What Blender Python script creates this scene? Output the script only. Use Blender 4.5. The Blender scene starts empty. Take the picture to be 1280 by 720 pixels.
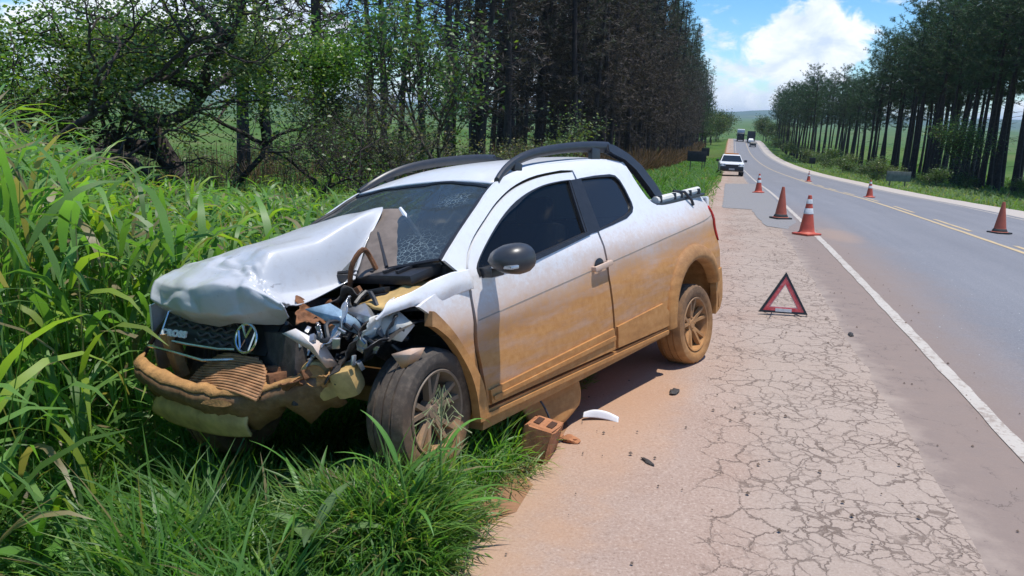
import bpy, bmesh, math, random
import numpy as np
from mathutils import Vector, Matrix, Euler
sc = bpy.context.scene
col = sc.collection
R = math.radians
rnd = random.Random(7)
# ------------------------------------------------------------------ camera
F = 950.0 / 1280.0
cam_data = bpy.data.cameras.new('camera')
cam_data.sensor_width = 36.0
cam_data.lens = 36.0 * F
cam_data.clip_start = 0.05
cam_data.clip_end = 40000
cam = bpy.data.objects.new('camera', cam_data)
col.objects.link(cam)
pitch = math.atan((360 - 140) / 950.0)
cam.matrix_world = (Matrix.Translation((0, 0, 1.7)) @ Matrix.Rotation(R(90) - pitch, 4, 'X') @ Matrix.Rotation(R(2.2), 4, 'Z'))
sc.camera = cam
# ------------------------------------------------------------------ light, sky
SUN_EL, SUN_AZ = R(79), R(90)            # azimuth measured from +Y towards +X
world = bpy.data.worlds.new('World')
sc.world = world
world.use_nodes = True
wn = world.node_tree; wn.nodes.clear()
def N(t, kind, **kw):
    n = t.nodes.new(kind)
    for k, v in kw.items():
        if k.startswith('i_'):
            key = k[2:]
            key = int(key) if key.isdigit() else key.replace('_', ' ')
            n.inputs[key].default_value = v
        else:
            setattr(n, k, v)
    return n
def LK(t, a, b): t.links.new(a, b)
out = N(wn, 'ShaderNodeOutputWorld'); bg = N(wn, 'ShaderNodeBackground')
bg.inputs['Strength'].default_value = 0.15
sky = N(wn, 'ShaderNodeTexSky', sky_type='NISHITA', sun_disc=False, sun_elevation=SUN_EL, sun_rotation=SUN_AZ,
        altitude=900, air_density=1.0, dust_density=0.35, ozone_density=1.6)
tc = N(wn, 'ShaderNodeTexCoord')
sep = N(wn, 'ShaderNodeSeparateXYZ'); LK(wn, tc.outputs['Generated'], sep.inputs[0])
def M(t, op, a, b=None, c=None, clamp=False):
    n = t.nodes.new('ShaderNodeMath'); n.operation = op; n.use_clamp = clamp
    for i, v in enumerate((a, b, c)):
        if v is None: continue
        if isinstance(v, (int, float)): n.inputs[i].default_value = v
        else: t.links.new(v, n.inputs[i])
    return n.outputs[0]
# cumulus: layered noise over the view direction (azimuth, height), thicker low down
azm = M(wn, 'ARCTAN2', sep.outputs['X'], sep.outputs['Y']); elv = M(wn, 'ARCSINE', sep.outputs['Z'])
cmb = N(wn, 'ShaderNodeCombineXYZ'); LK(wn, azm, cmb.inputs[0]); LK(wn, M(wn, 'MULTIPLY', elv, 1.7), cmb.inputs[1])
shf = N(wn, 'ShaderNodeVectorMath', operation='ADD'); LK(wn, cmb.outputs[0], shf.inputs[0]); shf.inputs[1].default_value = (3.17, .4, 0)
nzb = N(wn, 'ShaderNodeTexNoise', i_Scale=5.5, i_Detail=2.0, i_Roughness=0.5); LK(wn, shf.outputs[0], nzb.inputs['Vector'])
nzd = N(wn, 'ShaderNodeTexNoise', i_Scale=26.0, i_Detail=9.0, i_Roughness=0.62, i_Distortion=0.3); LK(wn, shf.outputs[0], nzd.inputs['Vector'])
cover = M(wn, 'ADD', M(wn, 'MULTIPLY', nzb.outputs['Fac'], .9), M(wn, 'MULTIPLY', nzd.outputs['Fac'], .58))
# one tall cumulus stands low over the end of the road
def bank(az0, el0, wa, we, amt):
    a = M(wn, 'DIVIDE', M(wn, 'SUBTRACT', azm, az0), wa); e = M(wn, 'DIVIDE', M(wn, 'SUBTRACT', elv, el0), we)
    return M(wn, 'MULTIPLY', M(wn, 'SUBTRACT', 1.0, M(wn, 'ADD', M(wn, 'MULTIPLY', a, a), M(wn, 'MULTIPLY', e, e)), clamp=True), amt)
cover = M(wn, 'ADD', cover, M(wn, 'ADD', bank(R(19.6), R(5.2), R(4.4), R(3.3), .36), M(wn, 'ADD', bank(R(31), R(8), R(8), R(2.6), .08), bank(R(-22), R(4.5), R(12), R(4.5), .35))))
lowc = M(wn, 'MULTIPLY', M(wn, 'SUBTRACT', .16, elv, clamp=True), 1.1)
cover = M(wn, 'ADD', cover, lowc)
mr = N(wn, 'ShaderNodeMapRange', interpolation_type='SMOOTHSTEP'); mr.inputs['From Min'].default_value = .83; mr.inputs['From Max'].default_value = .97
LK(wn, cover, mr.inputs['Value'])
nz2 = N(wn, 'ShaderNodeTexNoise', i_Scale=16.0, i_Detail=8.0, i_Roughness=0.6, i_Distortion=.4); LK(wn, shf.outputs[0], nz2.inputs['Vector'])
crp = N(wn, 'ShaderNodeValToRGB'); LK(wn, nz2.outputs['Fac'], crp.inputs[0])
crp.color_ramp.elements[0].position = 0.34; crp.color_ramp.elements[0].color = (3.6, 4.2, 5.2, 1)
crp.color_ramp.elements[1].position = 0.58; crp.color_ramp.elements[1].color = (5.7, 5.9, 6.2, 1)
hsv = N(wn, 'ShaderNodeHueSaturation', i_Saturation=1.36, i_Value=.80); LK(wn, sky.outputs[0], hsv.inputs['Color'])
tnt = N(wn, 'ShaderNodeMix', data_type='RGBA', blend_type='MULTIPLY'); tnt.inputs['Factor'].default_value = 1.0; tnt.inputs['B'].default_value = (.82, .97, 1.05, 1); LK(wn, hsv.outputs[0], tnt.inputs['A'])
mx = N(wn, 'ShaderNodeMix', data_type='RGBA'); LK(wn, M(wn, 'MULTIPLY', mr.outputs[0], .95), mx.inputs['Factor']); LK(wn, tnt.outputs['Result'], mx.inputs['A']); LK(wn, crp.outputs[0], mx.inputs['B'])
LK(wn, mx.outputs['Result'], bg.inputs['Color']); LK(wn, bg.outputs[0], out.inputs[0])
sun_d = bpy.data.lights.new('sun', 'SUN'); sun_d.energy = 3.5; sun_d.angle = R(0.53); sun_d.color = (1.0, 0.955, 0.89)
sun = bpy.data.objects.new('sun', sun_d); col.objects.link(sun)
sd = Vector((math.sin(SUN_AZ) * math.cos(SUN_EL), math.cos(SUN_AZ) * math.cos(SUN_EL), math.sin(SUN_EL)))
sun.rotation_euler = sd.to_track_quat('Z', 'Y').to_euler(); sun.location = sd * 60
sc.view_settings.view_transform = 'Standard'; sc.view_settings.look = 'None'
sc.view_settings.exposure = 0.45; sc.view_settings.gamma = 1.0
sc.view_settings.use_curve_mapping = False
sc.cycles.max_bounces = 8; sc.cycles.transparent_max_bounces = 16
sc.cycles.use_denoising = True

# ------------------------------------------------------------------ helpers
def tag(o, label=None, cat=None, group=None, kind=None):
    if label: o['label'] = label
    if cat: o['category'] = cat
    if group: o['group'] = group
    if kind: o['kind'] = kind
    return o
def empty(name, loc=(0, 0, 0), rot=(0, 0, 0)):
    o = bpy.data.objects.new(name, None); col.objects.link(o)
    o.location = loc; o.rotation_euler = rot; o.empty_display_size = 0.2
    return o
def link_mesh(name, me, mats=None, parent=None):
    if mats is not None:
        for m in (mats if isinstance(mats, (list, tuple)) else [mats]): me.materials.append(m)
    o = bpy.data.objects.new(name, me); col.objects.link(o)
    if parent: o.parent = parent
    return o
def copy_tree(o, parent=None):
    c = o.copy(); col.objects.link(c)
    if parent: c.parent = parent
    for ch in list(o.children): copy_tree(ch, c)
    return c
def np_mesh(name, V, Fq, mats=None, parent=None, smooth=True, colr=None, uv=None):
    """V (n,3); Fq (m,k) array of equal-size faces, or a list of such arrays"""
    fl = Fq if isinstance(Fq, list) else [Fq]
    me = bpy.data.meshes.new(name)
    V = np.asarray(V, np.float32)
    me.vertices.add(len(V)); me.vertices.foreach_set('co', V.ravel())
    nl = sum(f.size for f in fl); nf = sum(len(f) for f in fl)
    me.loops.add(nl); me.polygons.add(nf)
    idx = np.concatenate([f.ravel() for f in fl]).astype(np.int32)
    tot = np.concatenate([np.full(len(f), f.shape[1]) for f in fl]).astype(np.int32)
    st = np.concatenate([[0], np.cumsum(tot)[:-1]]).astype(np.int32)
    me.loops.foreach_set('vertex_index', idx); me.polygons.foreach_set('loop_start', st)
    if smooth: me.polygons.foreach_set('use_smooth', np.ones(nf, bool))
    if colr is not None:
        a = me.attributes.new('col', 'FLOAT_COLOR', 'POINT')
        c4 = np.ones((len(V), 4), np.float32); c4[:, :3] = colr; a.data.foreach_set('color', c4.ravel())
    if uv is not None:
        u = me.uv_layers.new(name='sw'); u.data.foreach_set('uv', np.asarray(uv, np.float32)[idx].ravel())
    me.update(calc_edges=True)
    return link_mesh(name, me, mats, parent)
def bm_obj(name, bm, mat, parent=None, sharp=0.6):
    bmesh.ops.recalc_face_normals(bm, faces=bm.faces[:])
    for f in bm.faces: f.smooth = True
    for e in bm.edges:
        if len(e.link_faces) == 2 and e.calc_face_angle(0) > sharp: e.smooth = False
    me = bpy.data.meshes.new(name); bm.to_mesh(me); bm.free()
    return link_mesh(name, me, mat, parent)
def add_box(bm, c, s, rot=(0, 0, 0), bev=0.0, taper=None):
    r = bmesh.ops.create_cube(bm, size=1.0); vs = r['verts']
    for v in vs:
        v.co = Vector((v.co.x * s[0], v.co.y * s[1], v.co.z * s[2]))
        if taper and v.co.z > 0: v.co.x *= taper[0]; v.co.y *= taper[1]
    if bev > 0:
        es = list({e for v in vs for e in v.link_edges})
        rr = bmesh.ops.bevel(bm, geom=es, offset=bev, segments=2, affect='EDGES', profile=0.6)
        vs = list({v for f in rr['faces'] for v in f.verts} | {v for v in vs if v.is_valid})
    m = Matrix.Translation(c) @ Euler(rot).to_matrix().to_4x4()
    bmesh.ops.transform(bm, matrix=m, verts=vs)
    return vs
def add_tube(bm, pts, rad, n=8, cap=True):
    pts = [Vector(p) for p in pts]
    rads = rad if isinstance(rad, (list, tuple)) else [rad] * len(pts)
    rings = []; prev = None
    for i, p in enumerate(pts):
        t = (pts[min(i + 1, len(pts) - 1)] - pts[max(i - 1, 0)])
        if t.length < 1e-9: t = Vector((0, 0, 1))
        t.normalize()
        if prev is None:
            a = Vector((0, 0, 1)) if abs(t.z) < 0.9 else Vector((1, 0, 0))
            u = t.cross(a).normalized()
        else:
            u = (prev - t * prev.dot(t)); u = u.normalized() if u.length > 1e-6 else t.orthogonal().normalized()
        prev = u; w = t.cross(u)
        rings.append([bm.verts.new(p + (u * math.cos(2 * math.pi * k / n) + w * math.sin(2 * math.pi * k / n)) * rads[i]) for k in range(n)])
    for a, b in zip(rings[:-1], rings[1:]):
        for k in range(n): bm.faces.new((a[k], a[(k + 1) % n], b[(k + 1) % n], b[k]))
    if cap:
        bm.faces.new(rings[0][::-1]); bm.faces.new(rings[-1])
def add_lathe(bm, prof, n=32, mat=Matrix(), close=False):
    """prof: (r, y) spun round the local Y axis"""
    rings = []
    for r_, y_ in prof:
        rings.append([bm.verts.new(mat @ Vector((r_ * math.cos(2 * math.pi * k / n), y_, r_ * math.sin(2 * math.pi * k / n)))) for k in range(n)])
    prs = list(zip(rings[:-1], rings[1:])) + ([(rings[-1], rings[0])] if close else [])
    for a, b in prs:
        for k in range(n): bm.faces.new((a[k], a[(k + 1) % n], b[(k + 1) % n], b[k]))
    return rings
def add_prism(bm, poly, axis, a, b):
    """poly: 2D points; extruded along axis from a to b"""
    def P(q, d): return {'x': (d, q[0], q[1]), 'y': (q[0], d, q[1]), 'z': (q[0], q[1], d)}[axis]
    A = [bm.verts.new(P(q, a)) for q in poly]; B = [bm.verts.new(P(q, b)) for q in poly]
    bm.faces.new(A); bm.faces.new(B[::-1])
    for i in range(len(poly)):
        j = (i + 1) % len(poly); bm.faces.new((A[i], B[i], B[j], A[j]))
def catmull(P, n):
    """P (k,d) -> n samples along a Catmull-Rom spline"""
    P = np.asarray(P, float); k = len(P)
    t = np.linspace(0, k - 1, n); i = np.clip(t.astype(int), 0, k - 2); f = (t - i)[:, None]
    p0 = P[np.clip(i - 1, 0, k - 1)]; p1 = P[i]; p2 = P[i + 1]; p3 = P[np.clip(i + 2, 0, k - 1)]
    return 0.5 * (2 * p1 + (p2 - p0) * f + (2 * p0 - 5 * p1 + 4 * p2 - p3) * f ** 2 + (3 * p1 - p0 - 3 * p2 + p3) * f ** 3)
def net(P, nu, nv):
    """control net P[rows][cols] -> fine grid (nu,nv,3)"""
    P = np.asarray(P, float)
    A = np.stack([catmull(P[:, j], nu) for j in range(P.shape[1])], 1)
    return np.stack([catmull(A[i], nv) for i in range(nu)], 0)
def grid_obj(name, G, mat, parent=None, thick=0.0, uv=None):
    nu, nv = G.shape[:2]
    I = np.arange(nu * nv).reshape(nu, nv)
    Q = np.stack([I[:-1, :-1], I[1:, :-1], I[1:, 1:], I[:-1, 1:]], -1).reshape(-1, 4)
    o = np_mesh(name, G.reshape(-1, 3), Q, mat, parent, uv=uv)
    if thick:
        s = o.modifiers.new('solid', 'SOLIDIFY'); s.thickness = thick; s.offset = 0
    return o
def vnoise(x, y, seed=0):
    """smooth value noise, numpy, about -1..1"""
    r = np.random.RandomState(seed); T = r.rand(256, 256) * 2 - 1
    x = np.asarray(x, float); y = np.asarray(y, float)
    xi = np.floor(x).astype(int); yi = np.floor(y).astype(int); fx = x - xi; fy = y - yi
    fx = fx * fx * (3 - 2 * fx); fy = fy * fy * (3 - 2 * fy)
    g = lambda a, b: T[a % 256, b % 256]
    return (g(xi, yi) * (1 - fx) + g(xi + 1, yi) * fx) * (1 - fy) + (g(xi, yi + 1) * (1 - fx) + g(xi + 1, yi + 1) * fx) * fy

# ------------------------------------------------------------------ materials
def mat_new(name):
    m = bpy.data.materials.new(name); m.use_nodes = True
    t = m.node_tree; b = t.nodes['Principled BSDF']
    return m, t, b
def simple(name, c, rough=0.5, metal=0.0, var=0.12, scale=30.0, bump=0.0, spec=0.5):
    m, t, b = mat_new(name)
    b.inputs['Roughness'].default_value = rough; b.inputs['Metallic'].default_value = metal
    b.inputs['Specular IOR Level'].default_value = spec
    tcn = N(t, 'ShaderNodeTexCoord'); nz = N(t, 'ShaderNodeTexNoise', i_Scale=scale, i_Detail=6.0, i_Roughness=0.6)
    LK(t, tcn.outputs['Object'], nz.inputs['Vector'])
    r = N(t, 'ShaderNodeValToRGB'); LK(t, nz.outputs['Fac'], r.inputs[0])
    r.color_ramp.elements[0].position = 0.3; r.color_ramp.elements[1].position = 0.7
    r.color_ramp.elements[0].color = tuple(v * (1 - var) for v in c) + (1,)
    r.color_ramp.elements[1].color = tuple(min(1, v * (1 + var)) for v in c) + (1,)
    LK(t, r.outputs[0], b.inputs['Base Color'])
    if bump:
        bp = N(t, 'ShaderNodeBump', i_Strength=bump, i_Distance=0.02); LK(t, nz.outputs['Fac'], bp.inputs['Height']); LK(t, bp.outputs[0], b.inputs['Normal'])
    return m
def leafmat(name, tint=(1, 1, 1), trans=0.35, rough=0.42, spec=0.4, back=1.15):
    m = bpy.data.materials.new(name); m.use_nodes = True; t = m.node_tree
    b = t.nodes['Principled BSDF']; o = t.nodes['Material Output']
    a = N(t, 'ShaderNodeAttribute', attribute_name='col')
    g = N(t, 'ShaderNodeTexNoise', i_Scale=3.0, i_Detail=3.0); tcn = N(t, 'ShaderNodeTexCoord'); LK(t, tcn.outputs['Object'], g.inputs['Vector'])
    hs = N(t, 'ShaderNodeHueSaturation'); LK(t, a.outputs['Color'], hs.inputs['Color'])
    LK(t, M(t, 'ADD', M(t, 'MULTIPLY', g.outputs['Fac'], 0.7), 0.65), hs.inputs['Value'])
    mt = N(t, 'ShaderNodeMix', data_type='RGBA', blend_type='MULTIPLY'); mt.inputs['Factor'].default_value = 1.0
    LK(t, hs.outputs[0], mt.inputs['A']); mt.inputs['B'].default_value = tint + (1,)
    LK(t, mt.outputs['Result'], b.inputs['Base Color'])
    b.inputs['Roughness'].default_value = rough; b.inputs['Specular IOR Level'].default_value = spec
    if trans > 0:
        tr = N(t, 'ShaderNodeBsdfTranslucent'); hs2 = N(t, 'ShaderNodeMix', data_type='RGBA', blend_type='MULTIPLY'); hs2.inputs['Factor'].default_value = 1.0
        LK(t, mt.outputs['Result'], hs2.inputs['A']); hs2.inputs['B'].default_value = (1.5 * back, 1.7 * back, 0.6 * back, 1); LK(t, hs2.outputs['Result'], tr.inputs['Color'])
        ms = N(t, 'ShaderNodeMixShader'); ms.inputs[0].default_value = trans
        LK(t, b.outputs[0], ms.inputs[1]); LK(t, tr.outputs[0], ms.inputs[2]); LK(t, ms.outputs[0], o.inputs['Surface'])
    return m

# ------------------------------------------------------------------ ground shape: s runs along the road's left edge line, w across it to the right
TH = R(15.3); SX, SY = 2.85, 4.0
KS = np.array([-60, -30, -8, 0, 8, 16, 25, 40, 60, 90, 140, 200, 280, 300, 340, 500, 800, 1500, 3000, 6000, 15000.])
KZ = np.array([1.2, .75, .2, 0, -.226, -.52, -.88, -1.63, -2.51, -3.74, -5.21, -6.03, -5.18, -5.15, -6.0, -13, -16, -10, 2, 10, 20.])
KM = np.gradient(KZ, KS)
def zp(s):
    s = np.clip(np.asarray(s, float), KS[0], KS[-1]); i = np.clip(np.searchsorted(KS, s) - 1, 0, len(KS) - 2)
    h = KS[i + 1] - KS[i]; t = (s - KS[i]) / h
    return (2 * t**3 - 3 * t**2 + 1) * KZ[i] + (t**3 - 2 * t**2 + t) * h * KM[i] + (-2 * t**3 + 3 * t**2) * KZ[i + 1] + (t**3 - t**2) * h * KM[i + 1]
CW = [-400, -60, -14, -9, -6, -4.3, -3.2, -2.5, -2.1, 0, 3.5, 7, 9.1, 10.4, 16, 60, 400]
CZ = [-1.2, -.9, -.75, -.68, -.6, -.5, -.30, -.10, -.05, 0, -.07, -.14, -.18, -.45, -.6, -.6, -.8]
def to_sw(x, y):
    dx, dy = np.asarray(x) - SX, np.asarray(y) - SY
    return dx * math.sin(TH) + dy * math.cos(TH), dx * math.cos(TH) - dy * math.sin(TH)
def to_xy(s, w):
    return SX + s * math.sin(TH) + w * math.cos(TH), SY + s * math.cos(TH) - w * math.sin(TH)
def gz_sw(s, w):
    s = np.asarray(s, float); w = np.asarray(w, float)
    # the shoulder of the bank is pushed up where the front wheel ploughed in
    return zp(s) + np.interp(w, CW, CZ) + .17 * np.exp(-(((s + 1.65) / .42) ** 2 + ((w + 3.02) / .30) ** 2))
def gz(x, y):
    s, w = to_sw(x, y); return gz_sw(s, w)
def P_sw(s, w, dz=0.0):
    x, y = to_xy(s, w); return (float(x), float(y), float(gz_sw(s, w)) + dz)
TRUCK_T = Vector((-.977, 3.61, -.187)); TRUCK_R = Euler((R(8.5), R(.62), R(-127.65)))
TRM = Matrix.Translation(TRUCK_T) @ TRUCK_R.to_matrix().to_4x4()
TRI = np.array(TRM.inverted())
def in_truck(x, y, z, pad=0.1, low=-9):
    q = np.stack([x, y, z, np.ones_like(x)], 0); l = TRI @ q
    return (l[0] > -3.5 - pad) & (l[0] < .55 + pad) & (np.abs(l[1]) < .80 + pad)
# ------------------------------------------------------------------ setting
def strip(name, sl, wl, dz, mat, wave=0.0, seed=1, wfun=None):
    """ground-following sheet over s list x w list; uv = (w, s)"""
    sl = np.asarray(sl, float); wl = np.asarray(wl, float)
    S, W = np.meshgrid(sl, wl, indexing='ij')
    if wfun is not None: W = wfun(S, W)
    X, Y = to_xy(S, W); Z = gz_sw(S, W) + dz
    return grid_obj(name, np.stack([X, Y, Z], -1), mat, uv=np.stack([W, S], -1).reshape(-1, 2))
def swnodes(t):
    u = N(t, 'ShaderNodeUVMap', uv_map='sw'); s = N(t, 'ShaderNodeSeparateXYZ'); LK(t, u.outputs[0], s.inputs[0])
    return u.outputs[0], s.outputs[0], s.outputs[1]
def noise(t, vec, scale, detail=6.0, rough=0.6, dist=0.0):
    n = N(t, 'ShaderNodeTexNoise', i_Scale=scale, i_Detail=detail, i_Roughness=rough, i_Distortion=dist)
    if vec is not None: LK(t, vec, n.inputs['Vector'])
    return n.outputs['Fac']
def sstep(t, v, a, b):
    n = N(t, 'ShaderNodeMapRange', interpolation_type='SMOOTHSTEP')
    n.inputs['From Min'].default_value = a; n.inputs['From Max'].default_value = b
    LK(t, v, n.inputs['Value']); return n.outputs[0]
def mixc(t, f, a, b, mode='MIX'):
    n = N(t, 'ShaderNodeMix', data_type='RGBA', blend_type=mode)
    for k, v in (('Factor', f), ('A', a), ('B', b)):
        if isinstance(v, (int, float)): n.inputs[k].default_value = v
        elif isinstance(v, tuple): n.inputs[k].default_value = v + (1,) if len(v) == 3 else v
        else: LK(t, v, n.inputs[k])
    return n.outputs['Result']
def ramp(t, f, stops):
    r = N(t, 'ShaderNodeValToRGB'); LK(t, f, r.inputs[0]); e = r.color_ramp.elements
    while len(e) < len(stops): e.new(0.5)
    for el, (p, c) in zip(e, stops): el.position = p; el.color = tuple(c) + (1,)
    return r.outputs[0]
def bump(t, b, hgt, strength=0.4, dist=0.01):
    n = N(t, 'ShaderNodeBump', i_Strength=strength, i_Distance=dist); LK(t, hgt, n.inputs['Height']); LK(t, n.outputs[0], b.inputs['Normal'])

# ground: one sheet to the horizon
m_ground, t, b = mat_new('field soil and short growth')
g = N(t, 'ShaderNodeNewGeometry')
n1 = noise(t, g.outputs['Position'], 0.02, 5); n2 = noise(t, g.outputs['Position'], 1.3, 8); n3 = noise(t, g.outputs['Position'], 14, 6)
c = ramp(t, n1, [(.35, (.055, .125, .022)), (.5, (.085, .165, .03)), (.65, (.14, .17, .055))])
c = mixc(t, M(t, 'MULTIPLY', n2, .45), c, (.05, .06, .018))
u, w_, s_ = swnodes(t)
soil = mixc(t, n3, (.16, .085, .045), (.07, .05, .025))
near = M(t, 'MULTIPLY', sstep(t, M(t, 'ABSOLUTE', M(t, 'ADD', w_, 3.0)), 12.0, 3.0), sstep(t, s_, 250.0, 60.0))
c = mixc(t, M(t, 'MULTIPLY', near, .75), c, soil)
# bare earth along the pavement edge
edge = M(t, 'MULTIPLY', sstep(t, M(t, 'ADD', M(t, 'ABSOLUTE', M(t, 'ADD', w_, 2.35)), M(t, 'MULTIPLY', n2, .5)), .85, .25), sstep(t, s_, 300.0, 250.0))
c = mixc(t, edge, c, mixc(t, n3, (.38, .2, .11), (.24, .13, .075)))
LK(t, c, b.inputs['Base Color']); b.inputs['Roughness'].default_value = 0.95; b.inputs['Specular IOR Level'].default_value = 0.1
bump(t, b, n3, .6, .03)
sl = np.concatenate([np.arange(-12, 20, .4), np.arange(20, 80, 1.5), np.arange(80, 345, 5), np.geomspace(345, 14000, 40)])
wp = np.concatenate([np.arange(-7, -1.4, .2), [-1, 0, 3.5, 7], np.arange(8.5, 17, .5)])
wl = np.concatenate([-np.geomspace(7.5, 9000, 36)[::-1], wp, np.geomspace(18, 9000, 34)])
S, W = np.meshgrid(sl, wl, indexing='ij'); X, Y = to_xy(S, W)
Z = gz_sw(S, W) - .012
off = (W < -2.5) | (W > 9.4)
Z += np.where(off, .05 * vnoise(X * 1.1, Y * 1.1, 3) + .03 * vnoise(X * 3.1, Y * 3.1, 4), 0)
road_in = (W > -1.6) & (W < 8.6); Z -= np.where(road_in, .04, 0)
hill = np.clip((np.hypot(X, Y) - 3000) / 4000, 0, 1)
Z += hill * 40 * (vnoise(X / 1500., Y / 1500., 8) + .3)
ground = grid_obj('ground', np.stack([X, Y, Z], -1), m_ground, uv=np.stack([W, S], -1).reshape(-1, 2)); tag(ground, kind='structure')

# asphalt
m_asph, t, b = mat_new('worn grey asphalt')
u, w_, s_ = swnodes(t); g = N(t, 'ShaderNodeNewGeometry'); pos = g.outputs['Position']
st = N(t, 'ShaderNodeMapping'); st.inputs['Scale'].default_value = (3.0, .12, 1); LK(t, u, st.inputs['Vector'])
streak = noise(t, st.outputs[0], 1.0, 5); big = noise(t, pos, .25, 5); grain = noise(t, pos, 90, 3, .8); mid = noise(t, pos, 5, 6)
c = ramp(t, M(t, 'ADD', M(t, 'MULTIPLY', streak, .6), M(t, 'MULTIPLY', big, .4)), [(.3, (.172, .176, .195)), (.55, (.205, .208, .226)), (.75, (.24, .242, .256))])
c = mixc(t, M(t, 'MULTIPLY', sstep(t, M(t, 'ADD', M(t, 'MULTIPLY', grain, .55), M(t, 'MULTIPLY', noise(t, pos, 38, 3, .8), .45)), .48, .66), .6), c, (.36, .35, .345))
c = mixc(t, M(t, 'MULTIPLY', sstep(t, grain, .5, .3), .4), c, (.06, .06, .065))
# red dust carried over the edge line
dw = M(t, 'ADD', w_, M(t, 'ADD', M(t, 'MULTIPLY', mid, -.7), M(t, 'MULTIPLY', big, -1.0)))
dust = sstep(t, dw, .45, -.95)
fade = sstep(t, s_, 24.0, 6.0)
dustc = mixc(t, mid, (.285, .205, .158), (.235, .178, .145))
c = mixc(t, M(t, 'MULTIPLY', M(t, 'MULTIPLY', dust, fade), .85), c, dustc)
# loose orange sand by the near cones
ds = M(t, 'DIVIDE', M(t, 'SUBTRACT', s_, 10.7), 1.7); dw2 = M(t, 'DIVIDE', M(t, 'SUBTRACT', w_, .45), .55)
rr = M(t, 'ADD', M(t, 'ADD', M(t, 'MULTIPLY', ds, ds), M(t, 'MULTIPLY', dw2, dw2)), M(t, 'MULTIPLY', mid, 1.2))
c = mixc(t, M(t, 'MULTIPLY', sstep(t, rr, 1.5, .6), .5), c, (.36, .25, .18))
# the old shoulder surface shows through where the newer asphalt feathers out
fe = sstep(t, M(t, 'ADD', w_, M(t, 'ADD', M(t, 'MULTIPLY', mid, .55), M(t, 'MULTIPLY', grain, .3))), .04, -.26)
c = mixc(t, fe, c, mixc(t, grain, (.30, .232, .185), (.45, .368, .305)))
wv = N(t, 'ShaderNodeTexNoise', i_Scale=5.0, i_Detail=5.0, i_Roughness=.7); LK(t, pos, wv.inputs['Vector'])
va = N(t, 'ShaderNodeVectorMath', operation='MULTIPLY_ADD'); LK(t, wv.outputs['Color'], va.inputs[0]); va.inputs[1].default_value = (.3,) * 3; LK(t, pos, va.inputs[2])
vv = N(t, 'ShaderNodeTexVoronoi', feature='DISTANCE_TO_EDGE', i_Scale=3.2); LK(t, va.outputs[0], vv.inputs['Vector'])
hair = M(t, 'MULTIPLY', sstep(t, vv.outputs['Distance'], .016, .003), M(t, 'MULTIPLY', sstep(t, mid, .45, .6), sstep(t, w_, .1, -.3)))
c = mixc(t, M(t, 'MULTIPLY', hair, .6), c, (.08, .06, .05))
# faint darker wheel tracks and a few oily stains
trk = M(t, 'MULTIPLY', M(t, 'COSINE', M(t, 'MULTIPLY', M(t, 'SUBTRACT', w_, .95), 3.6)), M(t, 'MULTIPLY', streak, .16))
c = mixc(t, M(t, 'MULTIPLY', trk, 1.0, clamp=True), c, (.10, .10, .11))
c = mixc(t, M(t, 'MULTIPLY', sstep(t, noise(t, st.outputs[0], 2.3, 6), .66, .74), .25), c, (.09, .09, .095))
LK(t, c, b.inputs['Base Color']); b.inputs['Roughness'].default_value = .82; b.inputs['Specular IOR Level'].default_value = .3
bump(t, b, grain, .35, .004)
ssf = np.concatenate([np.arange(-8, 20, .14), np.arange(20, 60, .5), np.arange(60, 345, 3.)])
ss = np.concatenate([np.arange(-8, 40, .5), np.arange(40, 420, 3.)])
road = strip('road', ssf[ssf < 330], np.concatenate([[-.62, -.5, -.35, -.2, 0.], np.linspace(.5, 7.25, 13)]), .0, m_asph, wfun=lambda S, W: np.where(W < -.55, W + .035 * vnoise(S * .9, S * 0 + 3, 5) + .03 * vnoise(S * 3.3, S * 0, 6) + .025 * vnoise(S * 9, S * 0, 7), W)); tag(road, kind='structure')
nw_ = 18
for i in range(0, len(road.data.vertices), nw_): road.data.vertices[i].co.z -= .0075      # the old asphalt edge feathers down into the shoulder

# left shoulder: pinkish old pavement with crocodile cracks and sand
m_sh, t, b = mat_new('cracked dusty shoulder pavement')
u, w_, s_ = swnodes(t); g = N(t, 'ShaderNodeNewGeometry'); pos = g.outputs['Position']
grain = noise(t, pos, 75, 4, .75); mid = noise(t, pos, 4, 6); big = noise(t, pos, .7, 5)
base = ramp(t, big, [(.3, (.35, .245, .19)), (.5, (.385, .285, .228)), (.7, (.42, .328, .272))])
base = mixc(t, M(t, 'MULTIPLY', sstep(t, grain, .52, .72), .7), base, (.58, .47, .39))
base = mixc(t, M(t, 'MULTIPLY', sstep(t, grain, .5, .32), .6), base, (.19, .125, .09))
edgew = M(t, 'ADD', w_, M(t, 'ADD', M(t, 'MULTIPLY', big, .6), -.3))
grey = sstep(t, edgew, -1.65, -1.2)
base = mixc(t, M(t, 'MULTIPLY', grey, .55), base, mixc(t, grain, (.325, .262, .215), (.44, .375, .315)))
sand = sstep(t, M(t, 'ADD', M(t, 'MULTIPLY', mid, .35), M(t, 'MULTIPLY', w_, -.28)), .70, .88)
base = mixc(t, M(t, 'MULTIPLY', sand, .75), base, mixc(t, grain, (.40, .235, .145), (.48, .31, .20)))
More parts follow.
